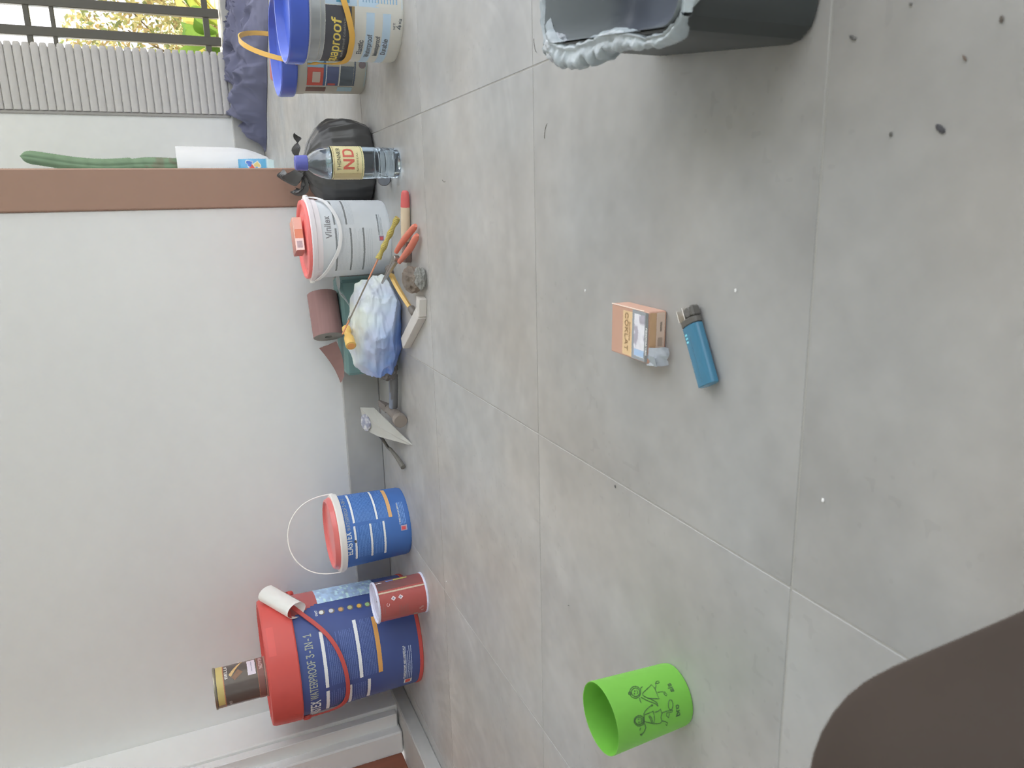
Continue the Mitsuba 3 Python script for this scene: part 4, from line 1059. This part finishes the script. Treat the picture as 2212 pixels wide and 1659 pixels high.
def eq(x0, x1, z0, z1, off=0.0004):
    y = hl_ - 0.004 + off
    return pk(tm([[x0, y, z0], [x1, y, z0], [x1, y, z1], [x0, y, z1]], [[0, 1, 2], [0, 2, 3]]))


mb.add(eq(-hw + 0.001, hw - 0.006, 0.012, 0.0205), C(185, 150, 115), None)
mb.add(eq(-hw + 0.001, hw - 0.005, 0.0025, 0.0125, 0.0007), C(200, 178, 162), None)
mb.add(eq(-0.016, -0.006, 0.006, 0.008, 0.0010), C(130, 115, 105), None)
mb.add(eq(0.0, 0.009, 0.005, 0.0105, 0.0010), C(165, 145, 130), None)
mb.put(P + '__printed_label', 'satin')
cell = pk(rbox(-hw - 0.0006, hw * 0.2, -hl_ - 0.0006, hl_ - 0.0036, 0.0195, 0.0219, 0.0004))
fa, fb = np.meshgrid(np.linspace(0, 1, 9), np.linspace(0, 1, 9), indexing='ij')
fn_ = meshkit.noise(np.stack([fa * 3.1, fb * 3.3, 0 * fa + 2], -1), 5) - 0.5
fn2 = meshkit.noise(np.stack([fa * 3.7, fb * 2.9, 0 * fa + 7], -1), 9) - 0.5
fv = np.stack([hw - 0.017 + 0.0185 * fa + 0.003 * fn2, hl_ - 0.005 + 0.0125 * np.sin(fb * 1.5) + 0.005 * fn_, 0.0205 - 0.0165 * fb ** 1.5 + 0.004 * fn2], -1).reshape(-1, 3)
part(P + '__foil', pk(tm(fv, grid_faces(9, 9))), lambda v: np.clip(C(168, 174, 182) * (0.7 + 0.6 * meshkit.fbm(v * 150, 2, 1))[:, None], 0, 0.9), 'film', 10, 'torn silver foil at the open corner')
part(P + '__torn_flap', pk(hull([(hw - 0.001, hl_ - 0.012, 0.018), (hw, hl_ - 0.012, 0.019), (hw + 0.002, hl_ + 0.006, 0.0165), (hw - 0.009, hl_ + 0.006, 0.0205), (hw - 0.009, hl_ - 0.004, 0.0215)])), C(160, 170, 178), 'satin')
part(P + '__edge', pk(rbox(-hw - 0.0003, -hw + 0.0007, -hl_, hl_ - 0.012, ht - 0.0005, ht + 0.0005, 0.0002)), C(238, 208, 195), 'gloss')

P = thing('lighter', 'translucent blue pocket lighter lying on the floor beside the cigarette pack', 'lighter')
lo, le = np.array([-0.1660, 0.5425, 0.0068]), np.array([-0.1090, 0.5725, 0.0068])
ax = (le - lo) / np.linalg.norm(le - lo)
n_ = 40
ang = np.linspace(0, 2 * PI, n_, endpoint=False)


def oval(L0, L1, a, b, bev=0.0008):
    pts = []
    for l_, k_ in ((L0, 1 - bev / b), (L0 + bev, 1), (L1 - bev, 1), (L1, 1 - bev / b)):
        for t_ in ang:
            pts.append((l_, a * k_ * np.sign(math.cos(t_)) * abs(math.cos(t_)) ** 0.75, b * k_ * np.sign(math.sin(t_)) * abs(math.sin(t_)) ** 0.75))
    return hull(pts)


def lt(m):
    return frame_xf(m, lo, ax, [0, 0, 1])


BL = C(50, 112, 142)
part(P + '__body', lt(oval(0, 0.0595, 0.0122, 0.0063)), lambda v: BL * (0.9 + 0.2 * meshkit.fbm(v * 90, 2, 1))[:, None], 'gloss', 40)
part(P + '__body__seam', lt(rbox(0.004, 0.048, -0.0006, 0.0010, 0.0058, 0.0066, 0.0003)), BL * 0.85, 'gloss')
part(P + '__body__seam', lt(rbox(0.002, 0.046, 0.0040, 0.0052, 0.0054, 0.0062, 0.0003)), BL * 1.12, 'gloss')
part(P + '__collar', lt(oval(0.0595, 0.066, 0.0123, 0.0064)), C(82, 80, 76), 'satin')
part(P + '__hood', lt(trimesh.util.concatenate([rbox(0.066, 0.078, 0.0015, 0.0022, -0.0055, 0.0055, 0.0003), rbox(0.066, 0.078, 0.0110, 0.0117, -0.0055, 0.0055, 0.0003), rbox(0.066, 0.078, 0.0015, 0.0117, -0.0058, -0.0052, 0.0002)])), C(205, 200, 192), 'metal')
wheel = lathe([(0, -0.0035), (0.0042, -0.0035), (0.0050, -0.0025), (0.0050, 0.0025), (0.0042, 0.0035), (0, 0.0035)], 24)
part(P + '__spark_wheel', lt(xf(wheel, (0.0715, -0.003, 0.001))), C(90, 88, 86), 'satin')
part(P + '__lever', lt(rbox(0.066, 0.0765, -0.0118, -0.0060, -0.0050, 0.0045, 0.0015)), C(82, 80, 76), 'satin')
mb = MB()
for q in range(3):
    mb.add(lt(rbox(0.0505 - q * 0.0035, 0.0525 - q * 0.0035, 0.0035, 0.0068, 0.0052, 0.0064, 0.0002)), C(120, 200, 215), None)
mb.put(P + '__body__print', 'satin')

# ------------------------------------------------------------------ paint-crusted tub
TO = np.array([0.1115, 0.447, 0])
TR = math.radians(-7.5)


def tubxf(m):
    return xf(m, TO, TR)


P = thing('paint_tub', 'cut-open plastic container used as a tub, caked with grey paint, at the right edge', 'tub')
TW_, TL_, TH_ = 0.24, 0.215, 0.115


def shell_box(w, l, h, t, r):
    out = rounded_poly_box([(r, r), (w - r, r), (r, l - r), (w - r, l - r)], 0.0005, h, r)
    inn = rounded_poly_box([(r + t, r + t), (w - r - t, r + t), (r + t, l - r - t), (w - r - t, l - r - t)], t, h + 0.05, r)
    A = m3.Manifold(m3.Mesh(np.asarray(out.vertices, np.float32), np.asarray(out.faces, np.uint32)))
    B = m3.Manifold(m3.Mesh(np.asarray(inn.vertices, np.float32), np.asarray(inn.faces, np.uint32)))
    q = (A - B).to_mesh()
    return tm(q.vert_properties[:, :3], q.tri_verts)


def tubcol(v):
    t_ = np.clip((meshkit.fbm(v * 25, 3, 4) - 0.45) * 4, 0, 1)[:, None]
    tl_ = np.exp(-((v[:, 0:1] - 0.17) / 0.014) ** 2) * np.exp(-((v[:, 2:3] - 0.065) / 0.022) ** 2)
    return np.array([-0.010, 0.012, 0.016]) * tl_ + np.array([0.040, 0.046, 0.047]) * (1 - t_) + np.array([0.060, 0.070, 0.070]) * t_


part(P + '__body', tubxf(shell_box(TW_, TL_, TH_, 0.004, 0.022)), tubcol, 'satin', 30)
# paint standing inside
ring_ = []
r_c = 0.0174
for (cx_, cy_, a0) in ((TW_ - 0.022, TL_ - 0.022, 0), (0.022, TL_ - 0.022, 90), (0.022, 0.022, 180), (TW_ - 0.022, 0.022, 270)):
    for q in range(13):
        a = math.radians(a0 + 7.5 * q)
        ring_.append((cx_ + r_c * math.cos(a), cy_ + r_c * math.sin(a)))
ring_ = np.array(ring_)
ring_ = np.vstack([ring_, ring_[:1]])
cs_ = np.r_[0, np.cumsum(np.linalg.norm(np.diff(ring_, axis=0), axis=1))]
ss_ = np.linspace(0, cs_[-1], 121)[:-1]
ring_ = np.stack([np.interp(ss_, cs_, ring_[:, k_]) for k_ in (0, 1)], 1)
cen_ = np.array([TW_ / 2, TL_ / 2])
fr_ = np.r_[np.linspace(0, 0.78, 12), 1 - np.geomspace(0.19, 0.004, 26), 1.0]
pts_ = cen_ + (ring_ - cen_)[:, None, :] * fr_[None, :, None]
coat = np.full(len(ring_), TH_ - 0.034)
dist_ = np.linalg.norm((ring_ - cen_)[:, None, :] * (1 - fr_)[None, :, None], axis=-1)
P3_ = np.concatenate([pts_, 0 * pts_[..., :1]], -1)
thick = 0.003 + 0.006 * meshkit.fbm(np.concatenate([ring_, 0 * ring_[:, :1]], 1) * 30, 3, 5)[:, None]
pz_ = 0.030 + coat[:, None] * np.exp(-(dist_ / thick) ** 1.2) + 0.008 * np.exp(-dist_ / 0.02) + 0.005 * (meshkit.fbm(P3_ * 24, 3, 2) - 0.5)
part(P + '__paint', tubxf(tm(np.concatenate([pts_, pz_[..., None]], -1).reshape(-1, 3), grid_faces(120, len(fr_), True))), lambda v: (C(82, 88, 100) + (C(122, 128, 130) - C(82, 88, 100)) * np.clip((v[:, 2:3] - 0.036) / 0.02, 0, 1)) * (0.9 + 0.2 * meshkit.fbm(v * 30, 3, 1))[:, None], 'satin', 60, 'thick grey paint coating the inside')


def crust(path, w_in, w_out, drop, seed, n=160, taper=False):
    """lumpy bead of dried paint over a rim: cross-section from inside, over the edge and down the outside."""
    p = smooth_path(path, n)
    t_ = np.gradient(p, axis=0)
    t_ /= np.linalg.norm(t_, axis=1, keepdims=True)
    outw = np.stack([-t_[:, 1], t_[:, 0], 0 * t_[:, 0]], 1)
    V = []
    ph = np.linspace(0, 1, 15)
    for i in range(n):
        s_ = i / (n - 1)
        k_ = meshkit.fbm(np.array([[s_ * 14, seed, 0.0], [s_ * 26, seed + 5.0, 0.0], [s_ * 9, seed + 9.0, 0.0]]), 3, seed)
        tp = min(1.0, 0.22 + 1.3 * s_) if taper else 1.0
        dr_ = drop * (0.25 + 1.5 * k_[0]) * tp
        wo = w_out * (0.45 + 1.1 * k_[1]) * tp
        wi = w_in * (0.5 + 1.0 * k_[2]) * tp
        for q in ph:
            if q < 0.3:
                a = q / 0.3
                o_, z_ = -wi * (1 - a), 0.001 - 0.004 * (1 - a) ** 2 + 0.003 * math.sin(a * PI)
            elif q < 0.6:
                a = (q - 0.3) / 0.3
                o_, z_ = wo * math.sin(a * PI / 2), 0.001 + 0.004 * math.sin(a * PI) - 0.004 * a
            else:
                a = (q - 0.6) / 0.4
                o_, z_ = wo * (1 - a) ** 0.6, -0.003 - dr_ * a
            V.append(p[i] + outw[i] * o_ + [0, 0, z_])
    V = np.array(V)
    V += (meshkit.noise(V * 130, seed)[:, None] - 0.5) * 0.0024 + (meshkit.noise(V * 420, seed + 3)[:, None] - 0.5) * 0.0009
    return tm(V, grid_faces(n, 15))


CR = lambda v: np.clip(C(152, 162, 168) * (0.62 + 0.6 * meshkit.fbm(v * [90, 90, 60], 3, 7))[:, None], 0, 0.9)
part(P + '__paint_crust', tubxf(crust([(0.012, 0.002, TH_), (0.002, 0.014, TH_), (0.0, 0.06, TH_), (0.0, 0.12, TH_), (0.0005, TL_ - 0.022, TH_), (0.008, TL_ - 0.006, TH_)], 0.009, 0.012, 0.024, 3, 220, True)), CR, 'gloss', 40, 'pale grey crust of dried paint along the rim')
part(P + '__paint_crust', tubxf(crust([(0.006, TL_ - 0.008, TH_), (0.022, TL_, TH_), (0.10, TL_ + 0.001, TH_), (0.20, TL_, TH_)], 0.006, 0.006, 0.016, 8)), CR, 'gloss', 40)
part(P + '__paint_lump', tubxf(xf(blob((0, 0, 0), (0.012, 0.011, 0.012), 4, 0.2, 2.6, 15), (0.002, TL_ - 0.010, TH_ - 0.008))), C(185, 190, 196), 'gloss', 40)
for q, (x0, x1, dz) in enumerate([(0.012, 0.052, 0.020), (0.060, 0.085, 0.030), (0.10, 0.15, 0.018), (0.17, 0.2, 0.026)]):
    n_ = 12
    V = []
    for i in range(n_ + 1):
        s_ = i / n_
        xx = x0 + (x1 - x0) * s_
        d_ = dz * (1 - abs(2 * s_ - 1)) ** 0.8
        V += [(xx, 0.006, TH_ + 0.0005), (xx, 0.0, TH_ + 0.002), (xx, -0.0035, TH_ - 0.002), (xx, -0.003, TH_ - d_ * 0.6), (xx, -0.0004, TH_ - d_)]
    part(P + '__paint_drip', tubxf(tm(V, grid_faces(n_ + 1, 5))), C(158, 168, 172), 'gloss', 60)

# ------------------------------------------------------------------ far corner: cloth heap, cactus, box
k = thing('cloth_heap', 'crumpled slate-blue cloth heaped on the floor under the fluted panel', 'cloth')
nx, ny = 130, 70
U, V_ = np.meshgrid(np.linspace(0, 1, nx), np.linspace(0, 1, ny), indexing='ij')
xs = 0.305 + 0.92 * U
yf = np.interp(xs, [0.30, 0.36, 0.46, 0.58, 0.68, 0.80, 1.0, 1.25], [4.13, 4.03, 3.95, 3.80, 3.72, 3.52, 3.45, 3.55])
ys = yf + (4.187 - yf) * V_
prof = np.sin(np.clip(V_ * 1.5, 0, 1) * PI / 2) ** 0.55
hx = np.interp(xs, [0.30, 0.34, 0.42, 0.50, 0.56, 0.60, 0.66, 0.74, 0.9, 1.25], [0.015, 0.075, 0.105, 0.165, 0.16, 0.125, 0.155, 0.15, 0.13, 0.08])
pp = np.stack([xs, ys, 0 * xs], -1)
w1 = meshkit.fbm(pp * 6, 2, 3)[..., None] * 0.3
fold = 1 - np.abs(2 * meshkit.noise((pp + w1) * [11, 7, 1], 5) - 1)
fold2 = 1 - np.abs(2 * meshkit.noise((pp + w1) * [24, 18, 1], 9) - 1)
zz = hx * prof * (0.30 + 0.66 * fold ** 1.3 + 0.20 * fold2)
zz = np.where(xs > 0.66, zz * np.interp(ys, [3.5, 3.75, 3.95], [0.25, 0.55, 1.0]), zz)
zz = np.maximum(zz * np.clip(U * 14, 0.1, 1), 0.002)
MB().add(tm(np.stack([xs, ys, zz], -1).reshape(-1, 3), grid_faces(nx, ny)), jit(C(98, 100, 124), 0.2, 7), 50).put(k, 'cloth')

P = thing('potted_cactus', 'tall slender green cactus in a white pot against the far wall', 'cactus')
pcx, pcy = 0.225, 4.02
part(P + '__pot', xf(lathe([(0, 0.004), (0.035, 0.002), (0.045, 0.010), (0.066, 0.060), (0.082, 0.11), (0.089, 0.17), (0.091, 0.30), (0.092, 0.424), (0.089, 0.426), (0.086, 0.42), (0.084, 0.39), (0, 0.39)], 56), [pcx, pcy, 0]), C(228, 230, 234, 1.1), 'satin')
path = smooth_path([(0.235, 4.02, 0.385), (0.232, 4.02, 0.46), (0.235, 4.02, 0.56), (0.228, 4.02, 0.70), (0.236, 4.02, 0.85), (0.256, 4.02, 0.97), (0.27, 4.02, 1.06)], 60)
t_, u_, w_ = frames(path)
V = []
for i, q in enumerate(path):
    s_ = i / 59
    R_ = 0.034 * (1 - 0.12 * s_) * (0.80 + 0.20 * abs(math.sin(s_ * 9.0))) if s_ < 0.35 else 0.0345 * (1 - 0.15 * s_)
    if s_ > 0.93:
        R_ *= math.sqrt(max(0.02, 1 - ((s_ - 0.93) / 0.07) ** 2))
    for j in range(40):
        a = 2 * PI * j / 40
        rr = R_ * (0.80 + 0.20 * abs(math.cos(3 * a)) ** 0.7)
        V.append(q + rr * (math.cos(a) * u_[i] + math.sin(a) * w_[i]))
V.append(path[-1] + t_[-1] * 0.004)
ii, jj = np.meshgrid(np.arange(59), np.arange(40), indexing='ij')
qd = np.stack([ii * 40 + jj, ii * 40 + (jj + 1) % 40, (ii + 1) * 40 + (jj + 1) % 40, (ii + 1) * 40 + jj], -1).reshape(-1, 4)
F = np.vstack([qd[:, [0, 1, 2]], qd[:, [0, 2, 3]], [[59 * 40 + j, 59 * 40 + (j + 1) % 40, 60 * 40] for j in range(40)]])
part(P + '__stem', tm(V, F), lambda v: np.where((v[:, 2:3] < 0.56) & (meshkit.fbm(v * 40, 2, 3)[:, None] > 0.5), C(118, 125, 105), C(112, 138, 112)) * (0.85 + 0.3 * meshkit.fbm(v * 30, 2, 5))[:, None], 'matte', 60)
part(P + '__soil', xf(lathe([(0, 0.396), (0.05, 0.394), (0.0838, 0.3905)], 24), [pcx, pcy, 0]), jit(C(95, 82, 70), 0.3, 90), 'matte')

P = thing('detergent_pouch', 'small blue printed pouch with a red, blue and yellow heart emblem by the cactus pot', 'pouch')
dx0, dy0 = 0.185, 3.86
pouch = hull([(sx * 0.065 * k_, sy * d_, z_) for z_, k_, d_ in ((0.0, 0.92, 0.020), (0.03, 1.0, 0.024), (0.10, 1.0, 0.018), (0.150, 0.98, 0.004), (0.160, 0.98, 0.001)) for sx in (-1, 1) for sy in (-1, 1)])
pouch.apply_translation((dx0, dy0, 0.0006))
pouch = pouch.subdivide().subdivide().subdivide()
part(P + '__pouch', pouch, lambda v: np.where((v[:, 2] < 0.035)[:, None], C(205, 225, 235), np.where((meshkit.fbm(v * 22, 2, 8) > 0.52)[:, None], C(90, 165, 205), C(110, 175, 220))), 'gloss', 30)


def heart(s_, cx_, cz_, rot, off):
    t__ = np.linspace(0, 2 * PI, 28, endpoint=False)
    hx_ = 16 * np.sin(t__) ** 3 / 17
    hz_ = (13 * np.cos(t__) - 5 * np.cos(2 * t__) - 2 * np.cos(3 * t__) - np.cos(4 * t__)) / 17
    c_, sn = math.cos(rot), math.sin(rot)
    X = cx_ + s_ * (hx_ * c_ - hz_ * sn)
    Z = cz_ + s_ * (hx_ * sn + hz_ * c_)
    Y = np.full(28, dy0) - np.interp(Z, [0, 0.03, 0.10, 0.15, 0.16], [0.020, 0.024, 0.018, 0.004, 0.001]) - off
    v = np.vstack([[X.mean(), Y.mean(), Z.mean()], np.stack([X, Y, Z], 1)])
    return tm(v, [[0, 1 + i, 1 + (i + 1) % 28] for i in range(28)])


mb = MB()
for hx_, hz_, rot, col in ((0.044, 0.112, 0.5, (70, 110, 195)), (0.026, 0.104, -0.2, (205, 80, 70)), (0.038, 0.078, 1.4, (215, 195, 130))):
    mb.add(heart(0.0205, dx0 + hx_, hz_, rot, 0.0016), C(235, 235, 235), None)
    mb.add(heart(0.016, dx0 + hx_, hz_, rot, 0.0024), C(*col), None)
mb.put(P + '__emblem', 'satin')

k = thing('red_handle', 'pinkish red rounded tool tip on the far floor behind the blue bucket lids', 'tool handle')
MB().add(ball_hull([((0.548, 3.415, 0.0165), 0.0155), ((0.640, 3.36, 0.0165), 0.016)]), C(190, 120, 118)).put(k, 'satin')

# ------------------------------------------------------------------ bits on the floor
bits = [(0.041, 0.337, 0.011, 0.0045, 0.9, (62, 62, 66), 'largest dark dry fleck on the floor, alone in the lower right of the photo'),
        (0.108, 0.411, 0.009, 0.0028, 1.0, (88, 88, 86), 'slender grey fleck on the floor just before the paint tub'),
        (0.041, 0.373, 0.004, 0.0028, 0.2, (85, 84, 80), 'small dark fleck between the slender fleck and the largest fleck'),
        (0.080, 0.326, 0.006, 0.0016, 0.6, (95, 80, 68), 'thin brownish fleck on the floor above the largest dark fleck'),
        (0.097, 0.306, 0.005, 0.0028, 0.1, (82, 74, 66), 'brown fleck nearest the upper right corner of the photo'),
        (0.119, 0.367, 0.003, 0.0022, 0.5, (90, 88, 84), 'tiny fleck at the upper edge of the photo beside the tub'),
        (-0.328, 0.716, 0.004, 0.0014, 0.4, (85, 85, 85), 'tiny dark fleck beside the long tile joint near the middle'),
        (-0.549, 0.837, 0.004, 0.0014, 1.9, (90, 90, 88), 'tiny dark fleck between the green cup and the red paint can')]
for x_, y_, L_, w_, a_, col, lab in bits:
    k = thing('dry_fleck', lab, 'fleck', 'dark dry flecks scattered on the floor')
    b = blob((0, 0, 0), (L_ * 0.38, w_ * 0.38, 0.0007), 2, 0.35, 2.5, int(1000 * x_) % 50)
    MB().add(xf(b, (x_, y_, 0.0009), a_), C(*col), 30).put(k, 'matte')
for x_, y_, lab in ((-0.076, 0.519, 'tiny white paint chip beside the head of the lighter'), (-0.231, 0.405, 'tiny white paint chip near the crossing of two tile joints'),
                    (-0.789, 1.407, 'tiny white paint chip in front of the red paint can'), (-0.101, 0.789, 'tiny white paint chip just beyond the cigarette pack')):
    k = thing('white_chip', lab, 'chip', 'white paint chips on the floor')
    MB().add(xf(blob((0, 0, 0), (0.0017, 0.0012, 0.0007), 2, 0.3, 2.5, 3), (x_, y_, 0.0007)), C(232, 232, 230), 30).put(k, 'matte')
for x_, y_, a_, lab in ((0.093, 0.885, 0.4, 'short curled dark hair on the floor left of the paint tub'), (0.056, 1.31, 2.2, 'short curled dark hair on the floor in front of the bottle'), (0.205, 0.915, 1.2, 'curled dark hair on the tile joint beyond the paint tub')):
    k = thing('stray_hair', lab, 'hair')
    p = np.array([(0.009 * math.cos(q) * (1 - 0.2 * q), 0.006 * math.sin(q) + 0.004 * q, 0.0006) for q in np.linspace(0, 2.6, 14)])
    MB().add(xf(tube(p, 0.0003, 5), (x_, y_, 0), a_), C(95, 90, 86), None).put(k, 'matte')

# ------------------------------------------------------------------ knee of the person sitting by the camera
K0 = np.array([-0.262, 0.164, 0.158])
bones = [((-0.37, -0.42, 0.115), 0.088, (-0.315, 0.02, 0.155), 0.078), ((-0.315, 0.02, 0.155), 0.078, tuple(K0), 0.068), (tuple(K0), 0.068, (-0.203, 0.126, 0.090), 0.0585),
         ((-0.203, 0.126, 0.090), 0.0585, (-0.12, -0.05, 0.055), 0.047), ((-0.12, -0.05, 0.055), 0.047, (-0.02, -0.24, 0.040), 0.034), ((-0.02, -0.24, 0.040), 0.036, (0.055, -0.20, 0.030), 0.027), ((0.055, -0.20, 0.030), 0.027, (0.10, -0.15, 0.022), 0.019)]
mf = None
for a0, r0, a1, r1 in bones:
    h = m3.Manifold.batch_hull([m3.Manifold.sphere(r0, 28).translate(a0), m3.Manifold.sphere(r1, 28).translate(a1)])
    mf = h if mf is None else mf + h
mf = mf.refine_to_length(0.012).to_mesh()
leg = trimesh.Trimesh(mf.vert_properties[:, :3], mf.tri_verts)
leg.merge_vertices(digits_vertex=6)
trimesh.smoothing.filter_taubin(leg, iterations=25)
leg.vertices[:, 2] = np.maximum(leg.vertices[:, 2], 0.0006)
k = thing('person', 'bent dark brown knee of a person, close by in the corner of the photo', 'person')
MB().add(leg, jit(np.array([0.050, 0.037, 0.030]), 0.15, 14), 60).put(k, 'matte')
